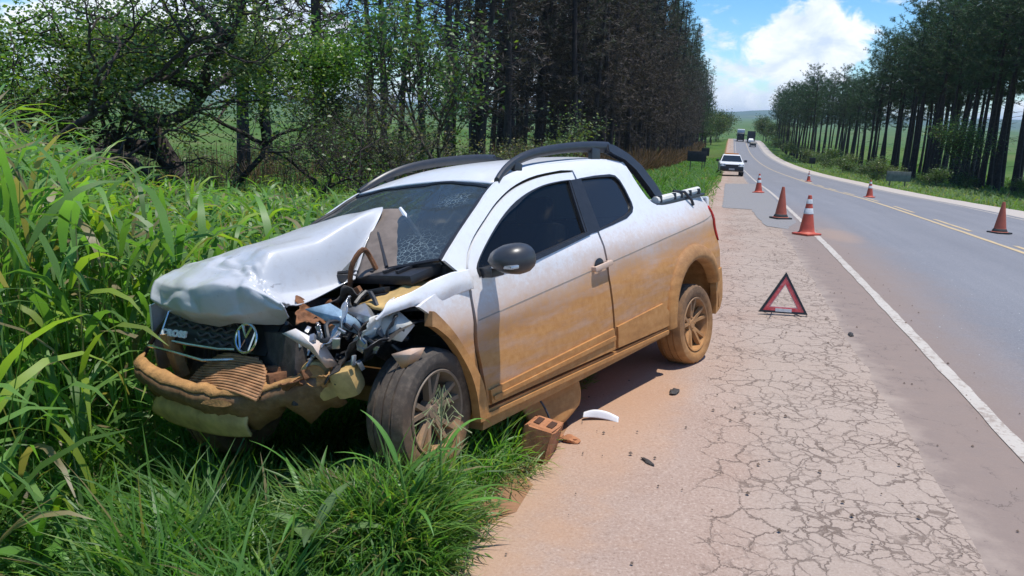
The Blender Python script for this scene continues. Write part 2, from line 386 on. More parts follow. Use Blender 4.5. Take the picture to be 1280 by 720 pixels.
# orange soil dropped by the truck
ds = M(t, 'DIVIDE', M(t, 'SUBTRACT', s_, .2), 1.6); d2 = M(t, 'DIVIDE', M(t, 'ADD', w_, 2.1), .38)
rr = M(t, 'ADD', M(t, 'ADD', M(t, 'MULTIPLY', ds, ds), M(t, 'MULTIPLY', d2, d2)), M(t, 'MULTIPLY', mid, 1.6))
base = mixc(t, M(t, 'MULTIPLY', sstep(t, rr, 1.9, .6), .5), base, (.46, .25, .125))
def cracks(scale, lo, hi, warp):
    wv = N(t, 'ShaderNodeTexNoise', i_Scale=5.0, i_Detail=5.0, i_Roughness=.7); LK(t, pos, wv.inputs['Vector'])
    va = N(t, 'ShaderNodeVectorMath', operation='MULTIPLY_ADD'); LK(t, wv.outputs['Color'], va.inputs[0]); va.inputs[1].default_value = (warp,) * 3; LK(t, pos, va.inputs[2])
    fl = N(t, 'ShaderNodeMapping'); fl.inputs['Scale'].default_value = (1, 1, 0); LK(t, va.outputs[0], fl.inputs['Vector'])
    v = N(t, 'ShaderNodeTexVoronoi', feature='DISTANCE_TO_EDGE', i_Scale=scale); LK(t, fl.outputs[0], v.inputs['Vector'])
    return sstep(t, v.outputs['Distance'], hi, lo)
wob = M(t, 'ADD', w_, M(t, 'ADD', M(t, 'MULTIPLY', mid, .35), -.17))
zone = M(t, 'MULTIPLY', sstep(t, wob, -1.72, -1.58), sstep(t, wob, -.35, -.5))
ck = M(t, 'MAXIMUM', cracks(5.0, .003, .028, .22), M(t, 'MULTIPLY', cracks(11.0, .006, .05, .15), sstep(t, M(t, 'ADD', noise(t, pos, 1.6, 3), M(t, 'MULTIPLY', w_, .10)), .34, .46)))
ck = M(t, 'MULTIPLY', ck, zone)
keep = sstep(t, noise(t, pos, 7.0, 5), .33, .5)
ck = M(t, 'MULTIPLY', ck, M(t, 'ADD', M(t, 'MULTIPLY', keep, .75), .25))
base = mixc(t, M(t, 'MULTIPLY', ck, M(t, 'ADD', M(t, 'MULTIPLY', noise(t, pos, 2.5, 4), .9), .2)), base, (.12, .085, .066))
LK(t, base, b.inputs['Base Color']); b.inputs['Roughness'].default_value = .92; b.inputs['Specular IOR Level'].default_value = .2
bump(t, b, M(t, 'SUBTRACT', M(t, 'MULTIPLY', grain, .35), M(t, 'MULTIPLY', ck, 1.4)), .6, .012)
wsh = [-2.75, -2.6, -2.5, -2.35, -2.2, -2., -1.8, -1.6, -1.3, -1., -.8, -.58, -.3]
sh = strip('shoulder', ssf, wsh, -.004, m_sh, wfun=lambda S, W: W + np.clip((-2.1 - W) / .5, 0, 1) * (.06 * vnoise(S * .8, S * 0, 11) + .05 * vnoise(S * 2.6, S * 0, 12) + .03 * vnoise(S * 8, S * 0, 13) + np.clip((S - 2) / 30, 0, 1) * .36)); tag(sh, kind='structure')

# newer grey patches laid in the shoulder
m_patch = simple('grey patching asphalt', (.235, .225, .22), .88, var=.2, scale=40, bump=.4)
def patch(poly, nm='asphalt_patch'):
    bm = bmesh.new(); r2 = random.Random(len(poly)); P = []
    for (a, b_) in zip(poly, poly[1:] + poly[:1]):
        n = max(2, int(math.dist(a, b_) / .25))
        for k in range(n):
            f = k / n; P.append((a[0] + (b_[0] - a[0]) * f + r2.uniform(-.03, .03), a[1] + (b_[1] - a[1]) * f + r2.uniform(-.025, .025)))
    f = bm.faces.new([bm.verts.new(P_sw(s, w, .003)) for s, w in P])
    for sv in np.arange(11, 38, 1.0):
        p = Vector(P_sw(sv, 0)); bmesh.ops.bisect_plane(bm, geom=bm.verts[:] + bm.edges[:] + bm.faces[:], plane_co=p, plane_no=(math.sin(TH), math.cos(TH), 0))
    bmesh.ops.triangulate(bm, faces=bm.faces[:])
    for v in bm.verts: v.co.z = float(gz(v.co.x, v.co.y)) + .003
    o = bm_obj(nm, bm, m_patch); tag(o, kind='structure')
patch([(16.4, -1.72), (36.5, -1.72), (37.5, -.12), (13.0, -.12), (11.2, -.45), (11.6, -.8), (13.8, -.95), (16.2, -.98)])

# right-hand paved edge, pale
m_edge = simple('pale concrete dust shoulder', (.45, .40, .35), .93, var=.14, scale=14, bump=.3)
tag(strip('shoulder', ss, [7.2, 7.8, 8.4, 9.0, 9.3], .004, m_edge, wfun=lambda S, W: np.where(W > 8.8, W + .12 * vnoise(S * .6, S * 0, 21), W)), kind='structure')

# painted lines
def paintmat(name, c, dirt):
    m, t, b = mat_new(name); u, w_, s_ = swnodes(t); g = N(t, 'ShaderNodeNewGeometry')
    n = noise(t, g.outputs['Position'], 22, 7, .7); n2 = noise(t, g.outputs['Position'], 2.2, 4)
    cc = mixc(t, sstep(t, M(t, 'ADD', M(t, 'MULTIPLY', n, .75), M(t, 'MULTIPLY', n2, .25)), .50, .60), c, dirt)
    cc = mixc(t, M(t, 'MULTIPLY', n2, .4), cc, dirt)
    LK(t, cc, b.inputs['Base Color']); b.inputs['Roughness'].default_value = .7
    return m
m_white = paintmat('worn white road paint', (.53, .485, .42), (.33, .27, .22))
m_yel = paintmat('worn yellow road paint', (.60, .44, .22), (.38, .31, .22))
def jag(a, s0): return lambda S, W: W + a * vnoise(S * 5, W * 40, s0)
tag(strip('edge_line', np.concatenate([np.arange(-8, 40, .12), np.arange(40, 400, 2.)]), [-.05, -.02, .02, .05], .005, m_white, wfun=jag(.007, 31)), kind='structure')
tag(strip('edge_line', ss, [6.83, 6.94], .005, m_white, wfun=jag(.012, 32)), kind='structure')
tag(strip('centre_line', ss, [3.40, 3.52], .005, m_yel, wfun=jag(.012, 33)), kind='structure')
for k in range(9):
    s0 = 9.0 + k * 5.6
    tag(strip('lane_dash', np.arange(s0, s0 + 3.2, .4), [3.68, 3.79], .005, m_yel, wfun=jag(.01, 34 + k)), kind='structure')

# hills on the horizon
m_hill, t, b = mat_new('wooded far hills'); g = N(t, 'ShaderNodeNewGeometry')
n = noise(t, g.outputs['Position'], .004, 6)
LK(t, ramp(t, n, [(.35, (.035, .07, .03)), (.55, (.06, .11, .04)), (.7, (.13, .15, .06))]), b.inputs['Base Color']); b.inputs['Roughness'].default_value = 1
az = np.radians(np.linspace(-70, 80, 240)); rs = np.array([4200, 4700, 5200, 5700, 6400, 7200, 8200.])
A, RR = np.meshgrid(az, rs, indexing='ij')
pr = np.array([-.6, .35, .62, .5, .95, .75, -.6])
H = (70 + 30 * vnoise(A * 9, RR / 1500, 41) + 18 * vnoise(A * 30, RR / 700, 42)) * pr[None, :]
hills = grid_obj('hills', np.stack([RR * np.sin(A), RR * np.cos(A), H], -1), m_hill); tag(hills, kind='structure')
# ------------------------------------------------------------------ the crashed pickup
truck = empty('pickup_truck', TRUCK_T, TRUCK_R)
tag(truck, 'white mud-stained pickup truck with a crushed front, tilted into the verge grass', 'pickup truck')

def truckcoord(t):
    n = N(t, 'ShaderNodeTexCoord'); n.object = truck
    s = N(t, 'ShaderNodeSeparateXYZ'); LK(t, n.outputs['Object'], s.inputs[0])
    return n.outputs['Object'], s.outputs[0], s.outputs[1], s.outputs[2]
def mudmat(name, c, rough, coat=0.0, bias=0.0, soft=.24, spec=.5, flake=0.0):
    """paint or plastic splashed with dried orange mud below a line that rises to the rear"""
    m, t, b = mat_new(name); co, x, y, z = truckcoord(t)
    big = noise(t, co, 1.7, 5, .6); fine = noise(t, co, 22, 7, .7); dots = noise(t, co, 60, 3, .6)
    st = N(t, 'ShaderNodeMapping'); st.inputs['Scale'].default_value = (1.5, 1.5, 9); LK(t, co, st.inputs['Vector']); strk = noise(t, st.outputs[0], 1.6, 5)
    line = M(t, 'ADD', M(t, 'MULTIPLY', x, -.075), .80 + bias)
    line = M(t, 'ADD', line, M(t, 'ADD', M(t, 'MULTIPLY', big, .16), -.08))
    d = M(t, 'ADD', M(t, 'SUBTRACT', line, z), M(t, 'ADD', M(t, 'MULTIPLY', fine, .13), -.065))
    f = M(t, 'ADD', M(t, 'MULTIPLY', sstep(t, d, -soft * .9, soft * .95), .93), M(t, 'MULTIPLY', sstep(t, M(t, 'ADD', d, M(t, 'MULTIPLY', dots, .5)), .12, .22), .1), clamp=True)
    f = M(t, 'MULTIPLY', f, M(t, 'ADD', M(t, 'MULTIPLY', sstep(t, strk, .25, .6), .16), .84), clamp=True)
    mud = ramp(t, M(t, 'ADD', M(t, 'MULTIPLY', fine, .55), M(t, 'MULTIPLY', strk, .45)), [(.3, (.35, .15, .040)), (.5, (.455, .21, .060)), (.7, (.54, .285, .105))])
    film = M(t, 'MULTIPLY', sstep(t, fine, .42, .75), .16)
    base = mixc(t, film, c, (.52, .42, .32))
    LK(t, mixc(t, f, base, mud), b.inputs['Base Color'])
    LK(t, M(t, 'ADD', M(t, 'MULTIPLY', f, .85 - rough), rough + 0.0), b.inputs['Roughness'])
    b.inputs['Specular IOR Level'].default_value = spec
    if coat:
        LK(t, M(t, 'MULTIPLY', M(t, 'SUBTRACT', 1.0, f, clamp=True), coat), b.inputs['Coat Weight']); b.inputs['Coat Roughness'].default_value = .06
    bump(t, b, M(t, 'MULTIPLY', fine, M(t, 'ADD', M(t, 'MULTIPLY', f, .9), .06)), .25, .006)
    return m
m_body = mudmat('white car paint with mud', (.76, .77, .78), .35, coat=.5)
m_clad = mudmat('black plastic trim with mud', (.035, .035, .037), .55, bias=.05, soft=.3)
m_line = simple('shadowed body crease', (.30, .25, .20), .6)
m_arch = mudmat('grey wheel arch plastic with mud', (.075, .068, .062), .7, bias=-.10, soft=.5)
m_under = mudmat('dark muddy underbody', (.03, .028, .026), .8, bias=-.32)
m_tyre = mudmat('muddy tyre rubber', (.05, .045, .04), .9, bias=-.66, soft=.7)
m_rim = mudmat('dusty alloy wheel', (.17, .135, .10), .5, bias=-.60, soft=.6)
m_black = simple('black plastic', (.022, .022, .024), .42, var=.25, scale=25, bump=.05)
m_rail = simple('charcoal satin rail', (.035, .037, .042), .38, var=.15, scale=20)
m_mirror = simple('satin grey mirror shell', (.042, .044, .048), .35, var=.1)
m_dark = simple('dark grimy metal', (.045, .038, .033), .7, var=.5, scale=18, bump=.3)
m_rust = simple('rusty brown torn metal', (.20, .085, .035), .85, var=.5, scale=16, bump=.5)
m_mud = simple('dried orange mud', (.40, .21, .075), .95, var=.28, scale=20, bump=.6)
m_mudy = simple('pale yellow muddy plastic', (.50, .33, .12), .7, var=.35, scale=9, bump=.2)
m_chrome = simple('dulled chrome', (.62, .62, .62), .22, metal=1.0, var=.15)
m_silver = simple('silver shards', (.44, .45, .47), .25, metal=.6, var=.3, scale=14)
m_seat = simple('dark seat cloth', (.035, .035, .038), .9, var=.3)
m_red = simple('red lamp lens', (.45, .02, .02), .2, var=.15)
m_fog = simple('whitish inner panel', (.66, .64, .58), .5, var=.2, scale=8)
def glassmat(name, tintc, alpha, rough=.02):
    m, t, b = mat_new(name); o = t.nodes['Material Output']
    b.inputs['Base Color'].default_value = tintc + (1,); b.inputs['Roughness'].default_value = rough; b.inputs['Specular IOR Level'].default_value = .55
    tr = N(t, 'ShaderNodeBsdfTransparent'); tr.inputs[0].default_value = (.55, .60, .60, 1)
    ms = N(t, 'ShaderNodeMixShader'); ms.inputs[0].default_value = alpha
    LK(t, b.outputs[0], ms.inputs[1]); LK(t, tr.outputs[0], ms.inputs[2]); LK(t, ms.outputs[0], o.inputs['Surface'])
    return m, t, b, ms
m_glass, _t, _b, _m = glassmat('tinted window glass', (.014, .014, .014), .5)
m_dust, _t, _b, _m = glassmat('dusty rear window glass', (.022, .020, .018), .12, .10)
m_shield, t, b, ms = glassmat('cracked windshield glass', (.045, .058, .068), .25, .06)
co, x, y, z = truckcoord(t)
def crackweb(cx, cy, cz, r):
    v = N(t, 'ShaderNodeVectorMath', operation='DISTANCE'); LK(t, co, v.inputs[0]); v.inputs[1].default_value = (cx, cy, cz)
    return sstep(t, v.outputs['Value'], r, r * .15)
vz = N(t, 'ShaderNodeTexVoronoi', feature='DISTANCE_TO_EDGE', i_Scale=34.0); LK(t, co, vz.inputs['Vector'])
vz2 = N(t, 'ShaderNodeTexVoronoi', feature='DISTANCE_TO_EDGE', i_Scale=6.0); LK(t, co, vz2.inputs['Vector'])
web = M(t, 'MULTIPLY', sstep(t, vz.outputs['Distance'], .05, .0), M(t, 'MAXIMUM', crackweb(-.80, .42, 1.36, .16), M(t, 'MAXIMUM', crackweb(-.36, .50, 1.12, .26), crackweb(-.40, -.35, 1.16, .25))))
web = M(t, 'MAXIMUM', web, M(t, 'MULTIPLY', sstep(t, vz2.outputs['Distance'], .010, .0), .18))
film = M(t, 'MULTIPLY', noise(t, co, 9, 6), .12)
LK(t, mixc(t, M(t, 'MAXIMUM', web, film), (.04, .052, .062), (.26, .33, .34)), b.inputs['Base Color'])
LK(t, M(t, 'MULTIPLY', M(t, 'SUBTRACT', 1.0, M(t, 'MAXIMUM', web, film), clamp=True), .27), ms.inputs[0])
LK(t, M(t, 'ADD', M(t, 'MULTIPLY', web, .4), .05), b.inputs['Roughness'])

ZY = [.2, .45, .75, 1.0, 1.08, 1.45, 1.55]; YY = [.795, .81, .815, .78, .745, .575, .50]
def BY(x, z):
    y = float(np.interp(z, ZY, YY))
    zl = .80 - .083 * (x + .7)                       # shoulder line rises to the rear
    if z < 1.03: y -= .010 * math.exp(-((z - zl + .11) / .10) ** 2)
    y += .004 * math.exp(-((z - zl - .01) / .07) ** 2)
    y -= .07 * max(0, (-x - 2.95) / .55) ** 2 + .10 * max(0, (x - .05) / .6) ** 2
    return y
def smoothloop(P, rnd_=True): return P
def panel(name, loops, mat, side=1, off=0.0, thick=.022, parent=None, step=.034, flare=None):
    """body-side panel: loops of (x, z), the first outer and the rest holes, laid on the body surface"""
    bm = bmesh.new(); E_ = []
    for lp in loops:
        vs = [bm.verts.new((p[0], 0, p[1])) for p in lp]
        for i in range(len(vs)): E_.append(bm.edges.new((vs[i], vs[(i + 1) % len(vs)])))
    bmesh.ops.triangle_fill(bm, use_beauty=True, use_dissolve=False, edges=E_, normal=(0, -1, 0))
    xs = [p[0] for p in loops[0]]; zs = [p[1] for p in loops[0]]
    for k in np.arange(min(zs) + step, max(zs), step):
        bmesh.ops.bisect_plane(bm, geom=bm.verts[:] + bm.edges[:] + bm.faces[:], plane_co=(0, 0, k), plane_no=(0, 0, 1))
    for k in np.arange(min(xs) + step * 2, max(xs), max(step * 3, .1)):
        bmesh.ops.bisect_plane(bm, geom=bm.verts[:] + bm.edges[:] + bm.faces[:], plane_co=(k, 0, 0), plane_no=(1, 0, 0))
    bmesh.ops.remove_doubles(bm, verts=bm.verts[:], dist=1e-5)
    bd = [e for e in bm.edges if len(e.link_faces) == 1]
    for v in bm.verts: v.co.y = side * (BY(v.co.x, v.co.z) + off + (flare(v.co.x, v.co.z) if flare else 0))
    inner = {}
    for e in bd:
        for v in e.verts:
            if v not in inner: inner[v] = bm.verts.new((v.co.x, v.co.y - side * thick, v.co.z))
    for e in bd:
        a, b_ = e.verts; bm.faces.new((a, b_, inner[b_], inner[a]))
    return bm_obj(name, bm, mat, parent or truck, sharp=.75)
def arc(cx, cz, r, a0, a1, n=14): return [(cx + r * math.cos(R(a0 + (a1 - a0) * i / n)), cz + r * math.sin(R(a0 + (a1 - a0) * i / n))) for i in range(n + 1)]
def curve2(P, n=26): return [tuple(p) for p in catmull(P, n)]
RX, RZ = -2.89, .37
door_loop = curve2([(-.485, .345), (-.45, .68), (-.462, .98), (-.51, 1.075), (-.60, 1.15), (-.75, 1.235), (-.905, 1.315), (-1.095, 1.385), (-1.325, 1.43), (-1.55, 1.448), (-1.722, 1.45)], 44) + [(-1.70, 1.2), (-1.685, 1.03), (-1.69, .7), (-1.70, .345)]
door_win = curve2([(-.535, .985), (-.545, 1.04), (-.70, 1.145), (-.92, 1.262), (-1.14, 1.342), (-1.35, 1.387), (-1.54, 1.403), (-1.655, 1.405)], 26) + [(-1.625, 1.3), (-1.575, 1.085), (-1.3, 1.048), (-.98, 1.01), (-.75, .993)]
q_win = [(-1.765, 1.408), (-1.95, 1.415), (-2.13, 1.414), (-2.19, 1.403), (-2.222, 1.37), (-2.236, 1.31), (-2.238, 1.22), (-2.225, 1.185), (-2.19, 1.158), (-2.09, 1.128), (-1.9, 1.104), (-1.72, 1.085)]
side_loop = (curve2([(-.345, 1.09), (-.51, 1.19), (-.70, 1.295), (-.94, 1.418), (-1.10, 1.468), (-1.35, 1.502), (-1.7, 1.52), (-2.1, 1.515), (-2.33, 1.50)], 30)
             + curve2([(-2.36, 1.49), (-2.40, 1.42), (-2.44, 1.30), (-2.49, 1.21), (-2.58, 1.172), (-2.75, 1.166), (-3.1, 1.178), (-3.33, 1.188)], 22)
             + curve2([(-3.37, 1.18), (-3.425, 1.11), (-3.455, .98), (-3.465, .8), (-3.455, .60)], 12)
             + arc(RX, RZ, .43, 146, -4, 22) + [(-2.32, .34), (-1.722, .345), (-1.712, .70), (-1.705, 1.03), (-1.72, 1.2), (-1.742, 1.462)]
             + curve2([(-1.62, 1.468), (-1.325, 1.448), (-1.095, 1.402), (-.905, 1.333), (-.75, 1.254), (-.60, 1.17), (-.50, 1.09), (-.452, 1.02)], 24) + [(-.40, 1.03)])
def ringloop(loop, d):
    """offset a closed loop towards its centre"""
    c = np.mean(loop, 0); return [tuple(np.array(p) + (c - np.array(p)) / np.linalg.norm(c - np.array(p)) * d) for p in loop]
glass_parts = []
for sd_ in (1, -1):
    panel('body_side', [side_loop, q_win], m_body, sd_)
    door = panel('door', [door_loop, door_win], m_body, sd_)
    w = panel('window', [ringloop(door_win, -.006)], m_glass, sd_, off=-.014, thick=.004, parent=door)
    fr = panel('window_seal', [ringloop(door_win, -.004), ringloop(door_win, .016)], m_black, sd_, off=.003, thick=.02, parent=door)
    q = panel('window', [ringloop(q_win, -.006)], m_dust, sd_, off=-.013, thick=.004)
    panel('window_seal', [ringloop(q_win, -.003), ringloop(q_win, .014)], m_black, sd_, off=.003, thick=.02, parent=q)
    panel('pillar_trim', [[(-1.655, 1.404), (-1.765, 1.408), (-1.74, 1.25), (-1.715, 1.083), (-1.575, 1.075), (-1.615, 1.25)]], m_black, sd_, off=.006, thick=.02, parent=door)
    panel('belt_strip', [[(-.55, .975), (-.98, .998), (-1.3, 1.036), (-1.6, 1.074), (-1.6, 1.092), (-1.3, 1.054), (-.98, 1.016), (-.55, .993)]], m_black, sd_, off=.009, thick=.02, parent=door)
    # lower door moulding with a groove, sill and wheel arch trims
    mo = panel('door_moulding', [[(-.50, .352), (-.492, .425), (-1.0, .450), (-1.68, .485), (-1.69, .405), (-1.69, .352)]], m_clad, sd_, off=.016, thick=.03, parent=door)
    panel('moulding_ridge', [[(-.51, .372), (-.505, .392), (-1.68, .44), (-1.68, .415)]], m_clad, sd_, off=.027, thick=.02, parent=mo)
    panel('side_moulding', [[(-1.725, .352), (-1.725, .487), (-2.1, .508), (-2.33, .52), (-2.47, .40), (-2.47, .352)]], m_clad, sd_, off=.016, thick=.03)
    panel('sill', [[(-.43, .235), (-.45, .33), (-2.40, .335), (-2.43, .285), (-1.6, .262)]], m_clad, sd_, off=.004, thick=.12)
    panel('sill_ridge', [[(-.44, .293), (-.45, .315), (-2.40, .322), (-2.40, .30)]], m_clad, sd_, off=.02, thick=.04)
    ag = np.radians(np.linspace(157, -6, 48)); rg = [(.372, -.05), (.374, .012), (.385, .030), (.41, .040), (.44, .036), (.468, .026), (.484, .014), (.486, -.01)]
    A_ = np.array([[(RX + r_ * math.cos(a), sd_ * (BY(RX + r_ * math.cos(a), RZ + r_ * math.sin(a)) + dy), RZ + r_ * math.sin(a)) for r_, dy in rg] for a in ag])
    grid_obj('wheel_arch', A_, m_arch, truck)
    panel('bumper_corner', [[(-3.275, .60), (-3.455, .605), (-3.475, .50), (-3.47, .36), (-3.38, .29), (-3.24, .27), (-3.262, .37), (-3.25, .48)]], m_clad, sd_, off=.012, thick=.05)
    tl = panel('taillight', [[(-3.425, 1.10), (-3.45, 1.02), (-3.466, .86), (-3.455, .82), (-3.43, .86), (-3.405, 1.02), (-3.40, 1.08)]], m_red, sd_, off=.012, thick=.04)
    # shade of the pressed body-side line, put in as a thin dark strip
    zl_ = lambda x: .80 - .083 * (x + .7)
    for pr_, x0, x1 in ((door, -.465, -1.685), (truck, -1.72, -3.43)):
        xs_ = np.linspace(x0, x1, 14); panel('crease_shade', [[(x, zl_(x) + .0028) for x in xs_] + [(x, zl_(x) - .0028) for x in xs_[::-1]]], m_line, sd_, off=.0012, thick=.004, parent=pr_)
    # dark inside skin behind the gaps
    panel('inner_skin', [[(-.46, .36), (-.48, .97), (-.55, 1.0), (-1.0, 1.0), (-1.6, 1.06), (-2.25, 1.13), (-2.5, 1.15), (-3.4, 1.15), (-3.42, .62)] + arc(RX, RZ, .44, 145, -2, 16) + [(-2.3, .36)]], m_black, sd_, off=-.05, thick=.01)
    # wheel houses
    for (cx, cz, r0, ya, yb, a0_) in ((RX, RZ, .43, .79, .45, -8), (-.12, .44, .40, .76, .42, 62 if sd_ > 0 else 10)):
        bm = bmesh.new()
        A = arc(cx, cz, r0, a0_, 188, 18)
        a = [bm.verts.new((p[0], sd_ * ya, p[1])) for p in A]; c_ = [bm.verts.new((p[0], sd_ * yb, p[1])) for p in A]
        for i in range(len(A) - 1): bm.faces.new((a[i], a[i + 1], c_[i + 1], c_[i]))
        bm.faces.new(c_)
        bm_obj('wheel_housing', bm, m_under, truck)
    # door handle, with a black disc for the shade of its recess
    bm = bmesh.new(); hy = sd_ * (BY(-1.6, .875) + .002)
    add_lathe(bm, [(0.001, .004), (.044, .004), (.052, .0)], 20, Matrix.Translation((-1.60, hy, .892)) @ Matrix.Scale(.75, 4, (0, 0, 1)) @ Matrix.Scale(sd_, 4, (0, 1, 0)))
    bm_obj('handle_shade_disc', bm, m_black, door)
    bm = bmesh.new(); add_box(bm, (-1.61, hy + sd_ * .024, .882), (.20, .022, .034), (0, R(5), 0), .010); add_box(bm, (-1.53, hy + sd_ * .008, .876), (.03, .03, .026), bev=.005); add_box(bm, (-1.695, hy + sd_ * .008, .89), (.03, .03, .026), bev=.005)
    bm_obj('door_handle', bm, m_body, door)
    # mirror
    bm = bmesh.new()
    prof = [(.0, .0), (.35, .75), (.7, .98), (1.0, .93), (1.0, -.55), (.75, -.85), (.4, -.7)]
    sh_ = catmull([(.0, 0), (.15, .62), (.45, .95), (.8, .9), (1, .35), (.98, -.5), (.75, -.92), (.4, -.8), (.12, -.45), (0, 0)], 22)[:-1]
    rings = []
    for (tx, k) in ((-.075, .90), (-.05, .99), (.0, 1.0), (.05, .86), (.085, .55), (.10, .15)):
        rings.append([bm.verts.new((-.585 + tx, sd_ * (.825 + .225 * (.5 + (p[0] - .5) * k)), 1.062 + .078 * p[1] * k)) for p in sh_])
    for a, c_ in zip(rings[:-1], rings[1:]):
        for i in range(len(a)): bm.faces.new((a[i], a[(i + 1) % len(a)], c_[(i + 1) % len(a)], c_[i]))
    bm.faces.new(rings[-1]); bm.faces.new(rings[0])
    add_box(bm, (-.60, sd_ * .80, 1.0), (.10, .10, .05), (0, 0, 0), .012)
    mir = bm_obj('mirror', bm, m_mirror, door)
    bm = bmesh.new(); add_box(bm, (-.525, sd_ * .955, 1.036), (.05, .16, .018), (0, 0, sd_ * R(-14)), .006); bm_obj('indicator', bm, m_silver, mir)
    # roof rail that runs into the sports bar
    rl = [(-.985, .572, 1.437), (-1.08, .545, 1.485), (-1.2, .525, 1.53), (-1.36, .51, 1.568), (-1.57, .50, 1.592), (-1.85, .495, 1.605), (-2.1, .495, 1.605), (-2.28, .502, 1.595)]
    pts = catmull(rl, 30); bm = bmesh.new(); rings = []
    for i, p in enumerate(pts):
        f = i / 29; wv = .020 + .008 * f; hv = .028 + .020 * f
        rings.append([bm.verts.new((p[0], sd_ * (p[1] + wv * math.cos(a)), p[2] + hv * math.sin(a) * .8)) for a in np.linspace(0, 2 * math.pi, 10, endpoint=False)])
    for a, c_ in zip(rings[:-1], rings[1:]):
        for i in range(10): bm.faces.new((a[i], a[(i + 1) % 10], c_[(i + 1) % 10], c_[i]))
    bm.faces.new(rings[0]); bm.faces.new(rings[-1])
    add_box(bm, (-2.10, sd_ * .505, 1.55), (.10, .035, .09), (0, R(-8), 0), .008)
    add_box(bm, (-1.22, sd_ * .535, 1.505), (.07, .03, .05), (0, R(-15), 0), .006)
    bm_obj('roof_rail', bm, m_rail, truck)
    bm = bmesh.new()
    prof = [(-2.24, 1.622), (-2.34, 1.607), (-2.48, 1.545), (-2.60, 1.46), (-2.69, 1.33), (-2.775, 1.185), (-2.655, 1.18), (-2.60, 1.30), (-2.50, 1.435), (-2.40, 1.51), (-2.28, 1.555), (-2.22, 1.56)]
    A = [bm.verts.new((p[0], sd_ * (.535 + (1.6 - p[1]) * .33), p[1])) for p in prof]; B_ = [bm.verts.new((p[0], sd_ * (.475 + (1.6 - p[1]) * .36), p[1])) for p in prof]
    bm.faces.new(A); bm.faces.new(B_[::-1])
    for i in range(len(prof)): j = (i + 1) % len(prof); bm.faces.new((A[i], B_[i], B_[j], A[j]))
    bmesh.ops.bevel(bm, geom=[e for e in bm.edges], offset=.008, segments=2, affect='EDGES')
    bm_obj('sports_bar', bm, m_rail, truck)
    # cargo tie-down rail on the bed side
    bm = bmesh.new(); add_tube(bm, [(-2.60, sd_ * .665, 1.20), (-3.0, sd_ * .66, 1.215), (-3.32, sd_ * .655, 1.228)], .030, 10)
    cr = bm_obj('cargo_rail', bm, m_fog, truck)
    bm = bmesh.new(); add_box(bm, (-2.95, sd_ * .675, 1.183), (.80, .055, .022), (0, R(1.6), 0), .006)
    for xx in (-2.64, -2.86, -2.97, -3.12, -3.27): add_box(bm, (xx, sd_ * .668, 1.205 + (-.012 * (xx + 2.6))), (.035, .062, .06), (0, 0, R(20 * sd_)), .006)
    add_tube(bm, [(-2.90, sd_ * .66, 1.25), (-3.0, sd_ * .70, 1.235), (-3.06, sd_ * .725, 1.17), (-3.08, sd_ * .728, 1.13)], .011, 6)
    bm_obj('rail_bracket', bm, m_rail, cr)

# roof
roofP = [[(-.965, .55, 1.425), (-1.0, .28, 1.452), (-1.012, 0, 1.46), (-1.0, -.28, 1.452), (-.965, -.55, 1.425)],
         [(-1.3, .535, 1.495), (-1.3, .28, 1.53), (-1.3, 0, 1.54), (-1.3, -.28, 1.53), (-1.3, -.535, 1.495)],
         [(-1.8, .525, 1.517), (-1.8, .28, 1.553), (-1.8, 0, 1.563), (-1.8, -.28, 1.553), (-1.8, -.525, 1.517)],
         [(-2.2, .525, 1.51), (-2.2, .28, 1.545), (-2.2, 0, 1.553), (-2.2, -.28, 1.545), (-2.2, -.525, 1.51)],
         [(-2.37, .535, 1.485), (-2.38, .28, 1.51), (-2.385, 0, 1.515), (-2.38, -.28, 1.51), (-2.37, -.535, 1.485)]]
grid_obj('roof', net(roofP, 22, 22), m_body, truck, .012)
# cab rear wall with its window, bed floor, tailgate, rear bumper
bm = bmesh.new(); add_prism(bm, [(-.54, 1.49), (.54, 1.49), (.60, 1.40), (.70, 1.12), (-.70, 1.12), (-.60, 1.40)], 'x', -2.38, -2.41); bm_obj('cab_back', bm, m_body, truck)
bm = bmesh.new(); add_prism(bm, [(-.46, 1.44), (.46, 1.44), (.55, 1.2), (-.55, 1.2)], 'x', -2.405, -2.418); bm_obj('back_window', bm, m_glass, truck)
bm = bmesh.new(); add_box(bm, (-2.93, 0, 1.14), (.98, 1.34, .03), bev=.01)
for k in range(5): add_tube(bm, [(-2.5 - k * .2, -.66, 1.155), (-2.5 - k * .2, .66, 1.155)], .012, 6)
bm_obj('bed_cover', bm, m_black, truck)
bm = bmesh.new(); add_box(bm, (-3.455, 0, .88), (.05, 1.36, .58), bev=.015); add_box(bm, (-3.48, 0, .95), (.02, .5, .12), bev=.006); bm_obj('tailgate', bm, m_body, truck)
bm = bmesh.new(); add_box(bm, (-3.46, 0, .46), (.12, 1.48, .24), bev=.03); bm_obj('rear_bumper', bm, m_clad, truck)
bm = bmesh.new(); add_box(bm, (-3.40, .15, .60), (.03, .16, .24)); bm_obj('bed_strap', bm, m_black, truck)
bm = bmesh.new(); add_tube(bm, [(-2.92, .1, 1.16), (-2.95, .12, 1.27), (-3.02, .14, 1.31)], [.03, .035, .012], 8); add_box(bm, (-3.0, .14, 1.27), (.09, .06, .08), (0, R(20), 0), .02); bm_obj('cargo_bundle', bm, m_black, truck)

